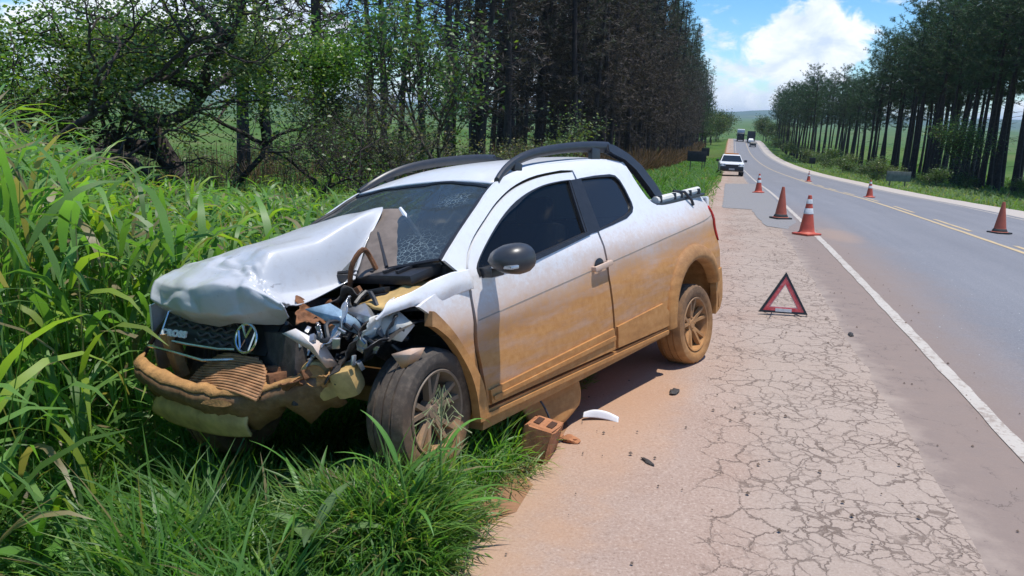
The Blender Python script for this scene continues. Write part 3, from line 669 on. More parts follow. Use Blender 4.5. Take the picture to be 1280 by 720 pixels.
# floor, seats, dash
bm = bmesh.new(); add_box(bm, (-1.75, 0, .34), (2.7, 1.46, .10), bev=.02); add_box(bm, (-2.9, 0, .42), (1.05, .86, .12), bev=.02); add_tube(bm, [(-.4, .25, .26), (-1.6, .3, .24), (-2.6, .3, .26), (-3.3, .35, .28)], .035, 8); add_box(bm, (-2.2, -.2, .25), (.7, .6, .14), bev=.03)
add_tube(bm, [(-2.88, -.7, .28), (-2.88, .7, .28)], .05, 8); bm_obj('underbody', bm, m_under, truck)
for sy in (.36, -.36):
    bm = bmesh.new(); add_box(bm, (-1.25, sy, .56), (.5, .48, .16), (0, R(-6), 0), .04); add_box(bm, (-1.50, sy, .86), (.15, .46, .60), (0, R(-14), 0), .05); add_box(bm, (-1.585, sy, 1.23), (.09, .25, .17), (0, R(-10), 0), .035)
    bm_obj('seat', bm, m_seat, truck)
bm = bmesh.new(); add_box(bm, (-2.12, 0, .85), (.16, 1.1, .55), (0, R(-14), 0), .05); bm_obj('rear_seat', bm, m_seat, truck)
bm = bmesh.new(); add_box(bm, (-.52, 0, .86), (.42, 1.3, .26), (0, R(8), 0), .06); bm_obj('dashboard', bm, m_black, truck)
bm = bmesh.new(); mm = Matrix.Translation((-.86, .36, .95)) @ Euler((0, R(-62), 0)).to_matrix().to_4x4() @ Euler((R(90), 0, 0)).to_matrix().to_4x4()
add_tube(bm, [mm @ Vector((.185 * math.cos(a), 0, .185 * math.sin(a))) for a in np.linspace(0, 2 * math.pi, 25)], .014, 8, False); add_tube(bm, [mm @ Vector((-.18, 0, 0)), mm @ Vector((.18, 0, 0))], .014, 6); add_tube(bm, [(-.86, .36, .95), (-.6, .36, .84)], .03, 8)
bm_obj('steering_wheel', bm, m_black, truck)

# windshield
wsP = [[(-.345, .705, 1.088), (-.22, .36, 1.055), (-.18, 0, 1.045), (-.22, -.36, 1.055), (-.345, -.705, 1.088)],
       [(-.64, .635, 1.262), (-.585, .33, 1.272), (-.57, 0, 1.278), (-.585, -.33, 1.272), (-.64, -.635, 1.262)],
       [(-.945, .555, 1.408), (-.99, .28, 1.440), (-1.0, 0, 1.448), (-.99, -.28, 1.440), (-.945, -.555, 1.408)]]
G_ = net(wsP, 18, 22); G_[..., 2] += .006 * vnoise(G_[..., 0] * 9, G_[..., 1] * 9, 51)
ws = grid_obj('windshield', G_, m_shield, truck)
bm = bmesh.new(); e = G_
for line in (e[0], e[-1], e[:, 0], e[:, -1]): add_tube(bm, [tuple(p + np.array([0, 0, .002])) for p in line], .011, 6)
bm_obj('windshield_seal', bm, m_black, ws)
bm = bmesh.new()
for (a, b2) in (((-.24, .45, 1.075), (-.62, -.05, 1.30)), ((-.26, -.12, 1.08), (-.55, -.50, 1.25))):
    bm = bmesh.new(); add_tube(bm, [a, ((a[0] + b2[0]) / 2, (a[1] + b2[1]) / 2, (a[2] + b2[2]) / 2 + .03), b2], .008, 6)
    bm_obj('wiper', bm, m_black, truck)

# wheels
def make_wheel(loc, side, steer=0.0, camber=0.0, Rr=.297, wd=.20):
    root = bmesh.new(); hw = wd / 2
    prof = [(.198, -hw * .80), (.215, -hw * .98), (.25, -hw * 1.06), (.278, -hw), (.292, -hw * .86), (Rr, -hw * .6), (Rr, -hw * .52), (Rr - .008, -hw * .50), (Rr - .008, -hw * .42), (Rr, -hw * .40), (Rr + .001, -.004), (Rr - .008, -.003), (Rr - .008, .003), (Rr + .001, .004), (Rr, hw * .40), (Rr - .008, hw * .42), (Rr - .008, hw * .5), (Rr, hw * .52), (Rr, hw * .6), (.292, hw * .86), (.278, hw), (.25, hw * 1.06), (.215, hw * .98), (.198, hw * .80)]
    rings = add_lathe(root, prof, 60)
    for k in range(0, 60, 2):                          # shoulder blocks
        for ri in (4, 5, 18, 19):
            for v in (rings[ri][k],): v.co.x *= .972; v.co.z *= .972
    tyre_bm = root
    e_ = empty('wheel', loc, (camber, 0, steer + (0 if side > 0 else math.pi))); e_.parent = truck
    bm_obj('tyre', tyre_bm, m_tyre, e_)
    bm = bmesh.new()
    add_lathe(bm, [(.203, .092), (.198, .098), (.188, .094), (.182, .07), (.172, .03), (.168, -.08), (.19, -.09)], 48)
    for k in range(5):
        for da in (-.17, .17):
            a = 2 * math.pi * k / 5 + .3
            p0 = (math.cos(a + da * .45) * .045, math.sin(a + da * .45) * .045); p1 = (math.cos(a + da * 1.25) * .186, math.sin(a + da * 1.25) * .186)
            d = Vector((p1[0] - p0[0], 0, p1[1] - p0[1])); n_ = Vector((-d.z, 0, d.x)).normalized()
            w0, w1 = .017, .013
            q = []
            for (p, w_, yy) in ((p0, w0, .058), (p1, w1, .084)):
                for sgn, dy, kk in ((-1, -.03, 1.2), (-1, 0, .75), (1, 0, .75), (1, -.03, 1.2)): q.append(bm.verts.new((p[0] + n_.x * w_ * sgn * kk, yy + dy, p[1] + n_.z * w_ * sgn * kk)))
            for i in range(4): j = (i + 1) % 4; bm.faces.new((q[i], q[j], q[4 + j], q[4 + i]))
            bm.faces.new(q[:4][::-1]); bm.faces.new(q[4:])
    add_lathe(bm, [(.001, .066), (.03, .066), (.036, .060), (.058, .056), (.062, .02)], 24)
    for k in range(4):
        a = 2 * math.pi * k / 4; add_lathe(bm, [(.001, .066), (.008, .066), (.009, .05)], 8, Matrix.Translation((math.cos(a) * .047, 0, math.sin(a) * .047)))
    bm_obj('rim', bm, m_rim, e_)
    bm = bmesh.new(); add_lathe(bm, [(.001, .0), (.125, .0), (.125, -.02), (.05, -.03)], 32); bm_obj('brake_disc', bm, m_dark, e_)
make_wheel((-2.885, .70, .262), 1); make_wheel((-2.885, -.70, .29), -1)
make_wheel((-.135, .70, .415), 1, R(9), R(-3)); make_wheel((-.02, -.70, .33), -1, R(9))
# ------------------------------------------------------------------ the crushed front end
hoodP = [[(.33, -.66, .93), (.34, -.35, .895), (.30, -.02, .895), (.25, .20, .91), (.27, .32, .945)],
         [(.385, -.69, 1.0), (.43, -.35, .98), (.385, -.02, .97), (.30, .20, .965), (.29, .335, .975)],
         [(.33, -.72, 1.08), (.40, -.33, 1.085), (.355, .04, 1.085), (.31, .17, 1.05), (.275, .30, .99)],
         [(.15, -.72, 1.13), (.22, -.33, 1.15), (.235, .06, 1.135), (.245, .15, 1.045), (.225, .28, .975)],
         [(-.02, -.69, 1.155), (.02, -.33, 1.215), (.15, .07, 1.20), (.155, .14, 1.01), (.17, .27, .955)],
         [(-.20, -.66, 1.18), (-.18, -.28, 1.25), (-.11, .09, 1.22), (-.02, .145, .99), (.08, .27, .965)],
         [(-.36, -.62, 1.19), (-.42, -.28, 1.285), (-.42, .09, 1.315), (-.20, .16, 1.005), (-.10, .28, 1.01)],
         [(-.44, -.58, 1.16), (-.56, -.30, 1.288), (-.58, .09, 1.338), (-.36, .17, 1.16), (-.16, .30, 1.02)]]
def netmix(P, nu, nv, k):
    P = np.asarray(P, float); a, b_ = P.shape[:2]; tu = np.linspace(0, a - 1, nu); tv = np.linspace(0, b_ - 1, nv)
    iu = np.clip(tu.astype(int), 0, a - 2); iv = np.clip(tv.astype(int), 0, b_ - 2); fu = (tu - iu)[:, None, None]; fv = (tv - iv)[None, :, None]
    q = lambda i, j: P[i][:, j]
    lin = (q(iu, iv) * (1 - fu) + q(iu + 1, iv) * fu) * (1 - fv) + (q(iu, iv + 1) * (1 - fu) + q(iu + 1, iv + 1) * fu) * fv
    return lin * k + net(P, nu, nv) * (1 - k)
G_ = netmix(hoodP, 120, 96, .45)
u_, v_ = np.meshgrid(np.linspace(0, 1, 120), np.linspace(0, 1, 96), indexing='ij')
fold = lambda a: 2 * np.abs(a - np.floor(a + .5)) - .5
def facets(u, v, seed, n=9, amp=1.0):
    q = np.random.RandomState(seed); f = lambda: np.max([q.normal(0, 1) * (u - q.rand()) * 2 + q.normal(0, 1) * (v - q.rand()) * 1.6 for _ in range(n)], 0)
    d = f() - f(); d -= d.mean(); return amp * d / (np.abs(d).max() + 1e-9)
fr = np.clip(1.1 - u_ * 1.2, .25, 1)
def creases(u, v, seed, n=14):
    # distance to the nearest of a set of random points: flat panels meeting in sharp valleys and ridges
    q = np.random.RandomState(seed); pu, pv, pa = q.rand(n) * 1.1, q.rand(n) * 1.1, q.uniform(.7, 1.3, n)
    D = np.sqrt((u[..., None] - pu) ** 2 + (v[..., None] - pv) ** 2) * pa; D.sort(-1); return np.clip(D[..., 1] - D[..., 0], 0, .3) / .3
cr = fr * (.055 * facets(u_ * 2.2, v_, 5) + .050 * (creases(u_, v_ * 1.1, 3, 12) - .5) + .024 * (creases(u_ + .04 * vnoise(v_ * 6, u_ * 6, 68), v_, 8, 34) - .4)) + .004 * vnoise(u_ * 14, v_ * 14, 63)
wr = np.exp(-((u_ - .44 - .05 * vnoise(v_ * 5, v_ * 0, 66)) / .05) ** 2)                 # the crumpled fold across the middle
cr += wr * (.022 * vnoise(u_ * 40, v_ * 22, 67) + .018 * facets(u_ * 30, v_ * 14, 12, 40))
edge0 = np.minimum(1, np.minimum(v_, 1 - v_) * 12 + .25)
G_[..., 2] += cr * .8 * edge0; G_[..., 0] += cr * .8 * edge0 * np.clip((.45 - u_) * 4, 0, 1)
m_hood, t, b = mat_new('dented white paint'); co, x, y, z = truckcoord(t)
n1h = noise(t, co, 3, 6); n2h = noise(t, co, 26, 8, .7)
scr = N(t, 'ShaderNodeMapping'); scr.inputs['Scale'].default_value = (4, 46, 30); scr.inputs['Rotation'].default_value = (0, 0, .5); LK(t, co, scr.inputs['Vector']); sc1 = noise(t, scr.outputs[0], 1.2, 4)
c = mixc(t, M(t, 'MULTIPLY', sstep(t, n2h, .48, .72), .22), (.53, .54, .555), (.33, .28, .235))
c = mixc(t, M(t, 'MULTIPLY', sstep(t, sc1, .66, .72), sstep(t, n1h, .45, .6)), c, (.20, .19, .19))
LK(t, c, b.inputs['Base Color']); LK(t, M(t, 'ADD', M(t, 'MULTIPLY', n2h, .25), .22), b.inputs['Roughness']); b.inputs['Coat Weight'].default_value = .4; b.inputs['Coat Roughness'].default_value = .08
hood = grid_obj('hood', G_, m_hood, truck, .006)
tag(hood, 'white hood buckled upwards and creased')
m_huv = simple('brownish grey hood underside', (.15, .12, .10), .75, var=.4, scale=8, bump=.2)
u2 = np.asarray(net([[(-.60, .05, 1.335), (-.63, .09, 1.335), (-.67, .13, 1.33)], [(-.34, .20, 1.17), (-.44, .30, 1.20), (-.53, .38, 1.20)], [(-.14, .34, 1.03), (-.26, .50, 1.06), (-.385, .62, 1.055)]], 26, 18))
u2[..., 1] += .014 * vnoise(u2[..., 0] * 14, u2[..., 2] * 14, 65)
grid_obj('hood_underside', u2, m_huv, truck, .008)
bm = bmesh.new(); add_tube(bm, [(-.67, .13, 1.335), (-.60, .26, 1.27), (-.53, .39, 1.205), (-.46, .52, 1.12), (-.40, .64, 1.06)], [.010, .016, .014, .016, .022], 6); bm_obj('hood_edge', bm, m_body, truck)
# engine bay
bm = bmesh.new(); add_box(bm, (-.42, 0, .78), (.06, 1.40, .56), bev=.01); bm_obj('firewall', bm, m_dark, truck)
bm = bmesh.new(); add_box(bm, (-.28, 0, 1.035), (.22, 1.36, .05), (0, R(8), 0), .015)
for k in range(14): add_box(bm, (-.26, -.6 + k * .09, 1.066), (.14, .02, .012), (0, R(8), 0))
bm_obj('cowl_panel', bm, m_black, truck)
bm = bmesh.new(); add_box(bm, (.0, .0, .72), (.36, .52, .34), (R(4), R(-8), R(6)), .04); add_box(bm, (-.02, .02, .90), (.26, .38, .07), (R(5), R(-9), R(6)), .02)
for k in range(4): add_tube(bm, [(.10, -.16 + k * .1, .88), (.17, -.16 + k * .1, .82), (.19, -.16 + k * .1, .70)], .024, 8)
bm_obj('engine', bm, m_dark, truck)
bm = bmesh.new(); add_box(bm, (-.20, .47, .86), (.24, .17, .18), (R(8), R(-6), R(14)), .012); add_box(bm, (-.20, .46, .965), (.20, .14, .025), (R(8), R(-6), R(14)), .006); bm_obj('battery', bm, m_black, truck)
r3 = random.Random(5)
for k in range(16):
    bm = bmesh.new(); a = Vector((r3.uniform(-.3, .15), r3.uniform(.15, .62), r3.uniform(.75, .95))); P = [a]
    for j in range(4): P.append(P[-1] + Vector((r3.uniform(-.09, .09), r3.uniform(-.09, .1), r3.uniform(-.08, .05))))
    add_tube(bm, [tuple(p) for p in catmull([tuple(p) for p in P], 12)], r3.uniform(.006, .016), 6)
    bm_obj('hose', bm, m_black, truck)
bm = bmesh.new(); add_tube(bm, [tuple(p) for p in catmull([(-.12, .30, .98), (-.10, .36, 1.10), (-.14, .40, 1.17), (-.20, .38, 1.13), (-.22, .42, 1.0), (-.15, .5, .9)], 18)], .013, 7); add_box(bm, (-.10, .44, .90), (.02, .05, .22), (R(20), R(15), 0), .004); add_box(bm, (.02, .36, .86), (.05, .02, .18), (R(-24), R(30), 0), .004); bm_obj('bent_bracket', bm, m_rust, truck)
# inner apron: pale panel with a dirty top, and the white upper rail running back to the pillar
apr = net([[(-.30, .52, .99), (-.30, .62, 1.0), (-.32, .72, .985)], [(-.16, .50, .965), (-.14, .62, .975), (-.15, .73, .955)], [(.0, .50, .93), (.02, .62, .935), (.02, .72, .90)]], 14, 12)
apr[..., 2] += .012 * vnoise(apr[..., 0] * 16, apr[..., 1] * 16, 66)
grid_obj('inner_apron', apr, m_mudy, truck, .012)
fl = net([[(-.455, .785, 1.035), (-.455, .80, .985), (-.46, .795, .94)], [(-.30, .765, 1.02), (-.28, .785, .965), (-.26, .775, .915)], [(-.14, .745, .99), (-.10, .755, .945), (-.07, .745, .915)], [(.02, .72, .955), (.06, .725, .92), (.09, .71, .895)]], 24, 12)
fl[..., 1] += .014 * fold(fl[..., 0] * 5 + fl[..., 2] * 3); fl[..., 2] += .01 * vnoise(fl[..., 0] * 12, fl[..., 2] * 12, 67)
grid_obj('fender_top', fl, m_body, truck, .012)
# what is left of the near fender, and its arch trim bent to a point
panel('fender', [[(-.447, .985), (-.425, .72), (-.438, .50), (-.452, .365), (-.44, .33), (-.40, .52), (-.33, .68), (-.24, .80), (-.14, .885), (-.10, .915), (-.25, .965)]], m_body, 1, off=-.004, step=.05)
panel('wheel_arch', [curve2([(-.475, .285), (-.44, .47), (-.365, .63), (-.26, .775), (-.18, .872), (-.155, .885)], 26) + curve2([(-.135, .82), (-.17, .80), (-.275, .695), (-.345, .575), (-.385, .44), (-.405, .285)], 26)], m_clad, 1, off=.018, thick=.05, step=.05)
panel('fender', [[(-.447, 1.0), (-.425, .72), (-.438, .50), (-.452, .365), (-.40, .50), (-.30, .68), (-.12, .80), (.08, .80), (.22, .72), (.30, .60), (.36, .60), (.36, .95), (.1, 1.02)]], m_body, -1, off=-.004, step=.08)
# grille, emblem and lettering
gr0 = Vector((.345, -.60, .845)); gr1 = Vector((.235, .02, .80))
def gp(a, h, d=0.0):           # along the grille, height above its lower edge, outward
    p = gr0.lerp(gr1, a); nrm = Vector((.98, .17, .05)); return p + Vector((-.05 * h / .1, 0, h)) * 1.0 + nrm * d
grille = None
bm = bmesh.new(); A = [gp(-.05, -.075, .0), gp(1.12, -.075, .0), gp(1.2, .075, .0), gp(-.06, .075, .0)]
f = [bm.verts.new(p) for p in A] + [bm.verts.new(p - Vector((.05, 0, 0))) for p in A]
bm.faces.new(f[:4]); bm.faces.new(f[4:][::-1])
for i in range(4): j = (i + 1) % 4; bm.faces.new((f[i], f[j], f[4 + j], f[4 + i]))
grille = bm_obj('grille', bm, m_black, truck); m_mesh = simple('grey grille mesh', (.07, .07, .075), .4)
bm = bmesh.new()
for row in range(4):
    n = 26
    pts = [gp(.0 + .86 * i / n, -.045 + row * .03 + .0065 * (1 if (i // 2) % 2 else -1), .012) for i in range(11 if row < 2 else 0, n + 1)]
    add_tube(bm, pts, .006, 5)
bm_obj('grille_mesh', bm, m_mesh, grille)
bm = bmesh.new()
add_tube(bm, [gp(-.04, .072, .012), gp(-.05, -.055, .012)], .006, 6)
add_tube(bm, [gp(-.05, -.058, .016), gp(.3, -.066, .02), gp(.65, -.068, .02), gp(.83, -.060, .02)], .0075, 6)
add_tube(bm, [gp(-.12, -.095, .03), gp(.2, -.105, .035), gp(.55, -.122, .035), gp(.80, -.105, .03), gp(.90, -.10, .02)], .008, 6)
bm_obj('grille_trim', bm, m_chrome, grille)
m_conew0 = simple('pale metal lettering', (.80, .80, .78), .3)
fc = bpy.data.curves.new('lettering', 'FONT'); fc.body = 'CROSS'; fc.size = .044; fc.extrude = .004; fc.space_character = 1.12; fc.offset = .0030
lo = bpy.data.objects.new('lettering_text', fc); col.objects.link(lo)
dg = bpy.context.evaluated_depsgraph_get(); me = bpy.data.meshes.new_from_object(lo.evaluated_get(dg)); bpy.data.objects.remove(lo)
lt = link_mesh('lettering', me, m_conew0, grille)
ex = (gr1 - gr0).normalized(); ez = Vector((-.45, 0, 1)); ez = (ez - ex * ez.dot(ex)).normalized(); en = ex.cross(ez).normalized()
p = gp(.01, -.034, .040)
lt.matrix_local = Matrix(((ex.x * 1.25, ez.x, en.x, p.x), (ex.y * 1.25, ez.y, en.y, p.y), (ex.z * 1.25, ez.z, en.z, p.z), (0, 0, 0, 1)))
# round emblem: ring with a V above a W
ec = Vector((.285, .015, .805)); fx = Vector((-.16, .985, -.03)).normalized(); fz = Vector((-.30, -.02, .95)); fz = (fz - fx * fz.dot(fx)).normalized(); fn = fx.cross(fz)
if fn.x < 0: fn = -fn
em = lambda a, b_, d=0.0: ec + fx * a + fz * b_ + fn * d
bm = bmesh.new(); re_ = .068
add_tube(bm, [em(re_ * math.cos(a), re_ * math.sin(a), .012) for a in np.linspace(0, 2 * math.pi, 37)], .0075, 8, False)
for poly in ([(-.030, .058), (0, .006), (.030, .058)], [(-.058, .034), (-.028, -.056), (0, -.006), (.028, -.056), (.058, .034)]):
    add_tube(bm, [em(a, b_, .012) for a, b_ in poly], .0080, 6)
emb = bm_obj('emblem', bm, m_chrome, grille)
bm = bmesh.new(); vs = [bm.verts.new(em(re_ * math.cos(a), re_ * math.sin(a), .004)) for a in np.linspace(0, 2 * math.pi, 36, endpoint=False)]; bm.faces.new(vs); bm_obj('emblem_back', bm, m_black, emb)
# radiator and its supports, brackets
bm = bmesh.new(); add_box(bm, (.20, -.08, .66), (.06, .95, .32), (R(3), R(-12), R(-10)), .01)
for k in range(20): add_box(bm, (.235, -.5 + k * .043, .66), (.012, .012, .30), (R(3), R(-12), R(-10)))
bm_obj('radiator', bm, m_dark, truck)
bm = bmesh.new(); add_box(bm, (.36, -.56, .70), (.05, .07, .24), (R(6), R(10), 0), .006); add_box(bm, (.30, -.66, .71), (.06, .05, .20), (R(-6), R(10), 0), .006); add_box(bm, (.40, -.58, .55), (.05, .16, .10), (0, R(8), 0), .01); bm_obj('front_bracket', bm, m_mud, truck)
bm = bmesh.new(); add_box(bm, (.30, .22, .63), (.10, .18, .07), (R(8), 0, R(-20)), .01); add_box(bm, (.22, .40, .665), (.12, .16, .045), (R(14), R(10), R(-25)), .008); add_tube(bm, [(.30, .10, .66), (.26, .28, .67), (.2, .44, .70)], .022, 7); bm_obj('crash_beam', bm, m_rust, truck)
m_bump = mudmat('shaded black bumper plastic with mud', (.030, .028, .026), .6, bias=-.30, soft=.7)
# split bumper cover: muddy lip above, torn face coloured darker for the lip's shade
L0 = catmull([(.44, -.80, .665), (.52, -.66, .672), (.545, -.48, .645), (.545, -.28, .615), (.53, -.08, .592), (.49, .10, .585), (.42, .26, .605), (.33, .40, .64), (.23, .52, .66)], 44)
L1 = L0 + np.array([-.05, .0, .030]); L1[:, 2] += .01 * vnoise(np.arange(44) * .6, np.zeros(44), 71)
L0[:, 2] += .010 * vnoise(np.arange(44) * .7, np.zeros(44), 74); L0[:, 0] += .012 * vnoise(np.arange(44) * .5, np.zeros(44), 75)
D = L0 + np.array([-.02, 0, -.08]); D2 = L0 + np.array([-.08, 0, -.145]); D2[:, 2] += .06 * vnoise(np.arange(44) * .35, np.zeros(44), 72)
grid_obj('bumper_lip', np.stack([L0 + np.array([.004, 0, .004]), (L0 + L1) / 2 + np.array([0, 0, .008]), L1], 1), m_mud, truck, .012)
grid_obj('bumper_cover', np.stack([L0, (L0 + D) / 2 + np.array([.015, 0, 0]), D, D2], 1), m_bump, truck, .010)
bm = bmesh.new(); q = [tuple(np.array(p) + np.array([.004, 0, .012])) for p in catmull([(.53, -.02, .545), (.50, .10, .535), (.48, .16, .55), (.49, .1, .565), (.52, .02, .565), (.53, -.02, .545)], 18)]
vs = [bm.verts.new((p[0] + .012, p[1], p[2])) for p in q[:-1]]; bm.faces.new(vs); bm_obj('torn_hole', bm, m_mud, truck)
# lower bumper piece, mustard mud
lowP = [[(.455, -.70, .42), (.46, -.60, .475), (.46, -.45, .49), (.47, -.25, .475), (.46, -.05, .455), (.42, .10, .44)],
        [(.475, -.70, .37), (.50, -.60, .41), (.505, -.45, .42), (.50, -.25, .41), (.48, -.05, .40), (.44, .10, .39)],
        [(.44, -.66, .33), (.455, -.58, .325), (.46, -.45, .32), (.455, -.25, .315), (.44, -.05, .32), (.41, .08, .33)]]
grid_obj('lower_bumper', net(np.array(lowP) + np.array([0, .06, .055]), 12, 36), m_mudy, truck, .014)
# ribbed under-tray pushed up behind the lip
nr, na = 46, 40; Gd = np.zeros((nr, na, 3))
for i in range(nr):
    f = i / (nr - 1); half = .30 * math.sqrt(max(0, 1 - (f * .93) ** 2.6)) + .02
    for j in range(na):
        yy = -.04 + half * (2 * j / (na - 1) - 1)
        Gd[i, j] = (.47 - .17 * f + .02 * (yy / .3) ** 2 * -1, yy - .02 * f, .600 + .125 * f + .012 * math.sin(yy * 9 + 1) * (1 - f) - .02 * (yy / .3) ** 2)
rb = .0055 * np.sin(np.linspace(0, 1, nr)[:, None] * 88 + 2.2 * vnoise(Gd[..., 1] * 5, Gd[..., 2] * 6, 73))
Gd[..., 0] += rb; Gd[..., 2] += rb * .6
grid_obj('ribbed_tray', Gd, simple('brown dusty ribbed plastic', (.36, .185, .085), .8, var=.35, scale=12, bump=.3), truck, .012)
# near side: fog-lamp housing, lamp shards, white shreds
bm = bmesh.new(); add_lathe(bm, [(.001, -.03), (.05, -.03), (.062, -.01), (.055, .015), (.03, .03), (.001, .032)], 20, Matrix.Translation((.24, .45, .665)) @ Euler((0, 0, R(-55))).to_matrix().to_4x4() @ Matrix.Scale(1.25, 4, (1, 0, 0)))
add_box(bm, (.17, .57, .63), (.12, .11, .14), (R(12), R(14), R(30)), .03); add_box(bm, (.20, .52, .60), (.08, .16, .08), (R(20), R(10), R(20)), .025); bm_obj('lamp_housing', bm, m_mudy, truck)
bm = bmesh.new(); add_lathe(bm, [(.001, .0), (.045, .0), (.05, .012)], 20, Matrix.Translation((.265, .475, .665)) @ Euler((0, 0, R(-55))).to_matrix().to_4x4()); bm_obj('fog_lamp', bm, m_mud, truck)
def shard(name, pts, mat, th=.006, seed=0):
    bm = bmesh.new(); vs = [bm.verts.new(p) for p in pts]; f = bm.faces.new(vs)
    c = sum((v.co for v in vs), Vector()) / len(vs); c += Vector((.01, .02, .012)); r_ = bmesh.ops.poke(bm, faces=[f]); r_['verts'][0].co = c
    o = bm_obj(name, bm, mat, truck, .3); s = o.modifiers.new('solid', 'SOLIDIFY'); s.thickness = th; return o
shard('white_shred', [(.05, .74, .73), (-.02, .80, .745), (-.08, .82, .735), (-.04, .80, .67), (.02, .77, .655)], m_body)
shard('white_shred', [(.33, .36, .86), (.30, .42, .88), (.22, .50, .80), (.20, .56, .70), (.25, .54, .70), (.27, .46, .78)], m_body)
shard('lamp_shard', [(.24, .42, .955), (.16, .50, .97), (.06, .60, .86), (.10, .60, .82), (.18, .52, .88)], simple('bluish lamp glass', (.25, .36, .46), .12, var=.25))
shard('lamp_shard', [(.10, .52, .93), (.03, .58, .95), (.00, .68, .84), (.05, .70, .80)], m_silver)
shard('lamp_shard', [(.02, .64, .90), (-.06, .70, .90), (-.10, .75, .83), (-.02, .74, .77), (.04, .70, .80)], m_fog)
hl = None
bm = bmesh.new(); r3 = random.Random(9)
for k in range(26):
    c = Vector((r3.uniform(.0, .26), r3.uniform(.36, .66), r3.uniform(.68, .88))); add_box(bm, c, (r3.uniform(.02, .06), r3.uniform(.01, .03), r3.uniform(.01, .05)), (r3.uniform(0, 3), r3.uniform(0, 3), r3.uniform(0, 3)), .002)
tag(bm_obj('headlight_wreck', bm, m_silver, truck), kind='stuff')
def crumpled(name, c, size, rot, mat, seed, amp=.03, n=26):
    u, v = np.meshgrid(np.linspace(-1, 1, n), np.linspace(-1, 1, n), indexing='ij')
    h = amp * (1.2 * facets(u * 1.5, v * 1.5, seed, 12) + .8 * facets(u * 3, v * 3, seed + 50, 24) + .3 * vnoise(u * 5 + seed, v * 5, seed))
    rag = 1 + .18 * vnoise(u * 3 + seed, v * 3, seed + 7)
    P = np.stack([u * size[0] / 2 * rag, v * size[1] / 2 * rag, h], -1) @ np.array(Euler(rot).to_matrix()).T + np.array(c)
    return grid_obj(name, P, mat, truck, .005)
crumpled('headlight_body', (.09, .54, .73), (.30, .24), (R(35), R(62), R(-20)), m_dark, 21, .05)
crumpled('headlight_body', (.03, .63, .76), (.22, .26), (R(50), R(40), R(10)), m_black, 22, .04)
crumpled('torn_panel', (.13, .50, .85), (.24, .16), (R(30), R(35), R(-30)), m_silver, 23, .035)
crumpled('torn_panel', (.02, .66, .85), (.22, .16), (R(62), R(20), R(10)), m_fog, 24, .025)
crumpled('torn_panel', (.20, .42, .78), (.18, .14), (R(20), R(70), R(-25)), m_silver, 25, .03)
crumpled('torn_panel', (-.05, .40, .93), (.26, .20), (R(10), R(-10), R(20)), m_dark, 26, .05)
crumpled('torn_panel', (.10, .30, .90), (.22, .16), (R(-10), R(25), R(50)), m_rust, 27, .04)
r3 = random.Random(12)
for k in range(11):
    crumpled('torn_plastic', (r3.uniform(.16, .36), r3.uniform(.16, .55), r3.uniform(.61, .69)), (r3.uniform(.06, .14), r3.uniform(.05, .10)), (r3.uniform(-.6, .6), r3.uniform(-.6, .6), r3.uniform(0, 3)), (m_rust, m_mud, m_dark)[k % 3], 100 + k, .02, 12)
# far headlight and dark front corner
bm = bmesh.new(); add_box(bm, (.28, -.68, .80), (.12, .10, .12), (0, R(-15), R(-12)), .03); bm_obj('headlight', bm, m_black, truck)
bm = bmesh.new(); add_tube(bm, [(.40, -.80, .70), (.36, -.70, .82), (.33, -.64, .88)], .012, 6); bm_obj('trim_strip', bm, m_black, truck)
# loose shield hanging under the sill
G_ = net([[(-.86, .66, .27), (-1.15, .68, .27), (-1.42, .69, .275)], [(-.88, .72, .16), (-1.15, .74, .15), (-1.40, .73, .17)], [(-.92, .73, .06), (-1.15, .755, .045), (-1.36, .74, .09)], [(-.94, .69, .025), (-1.14, .71, .01), (-1.34, .70, .06)]], 16, 16)
grid_obj('hanging_shield', G_, m_under, truck, .012)
# ------------------------------------------------------------------ traffic cones
def conemat(name, c): return simple(name, c, .55, var=.16, scale=9, bump=.05)
m_cone = conemat('faded orange cone plastic', (.52, .085, .045)); m_cone2 = conemat('dull brick orange rubber', (.42, .095, .05))
m_conew = simple('grubby white reflective band', (.62, .62, .60), .4, var=.25, scale=14)
m_base = simple('black rubber base', (.03, .03, .03), .8, var=.3)
def lathe_z(bm, prof, n=24, square=None):
    rings = []
    for r_, z_ in prof: rings.append([bm.verts.new((r_ * math.cos(2 * math.pi * k / n), r_ * math.sin(2 * math.pi * k / n), z_)) for k in range(n)])
    for a, c in zip(rings[:-1], rings[1:]):
        for k in range(n): bm.faces.new((a[k], a[(k + 1) % n], c[(k + 1) % n], c[k]))
    return rings
CR = lambda z: .135 - .105 * (z - .04) / .66
def make_cone(banded, basemat, bodymat):
    root = empty('traffic_cone')
    bm = bmesh.new(); add_box(bm, (0, 0, .018), (.40, .40, .035), bev=.014)
    for v in bm.verts:
        if abs(v.co.x) > .17 and abs(v.co.y) > .17: v.co.x *= .9; v.co.y *= .9
    bm_obj('base', bm, basemat, root)
    bm = bmesh.new(); pr = [(.175, .036), (.150, .045), (.137, .06)] + [(CR(z), z) for z in np.linspace(.07, .68, 10)] + [(.030, .70), (.022, .705), (.020, .66)]
    lathe_z(bm, pr); bm_obj('body', bm, bodymat, root)
    if banded:
        for z0, z1 in ((.375, .475), (.555, .635)):
            bm = bmesh.new(); lathe_z(bm, [(CR(z0) + .001, z0), (CR(z0) + .004, z0 + .004), (CR(z1) + .004, z1 - .004), (CR(z1) + .001, z1)]); bm_obj('reflective_band', bm, m_conew, root)
    else:
        bm = bmesh.new(); lathe_z(bm, [(.155, .05), (.152, .062), (CR(.1) + .006, .10), (CR(.1), .105)]); bm_obj('foot_collar', bm, basemat, root)
    return root
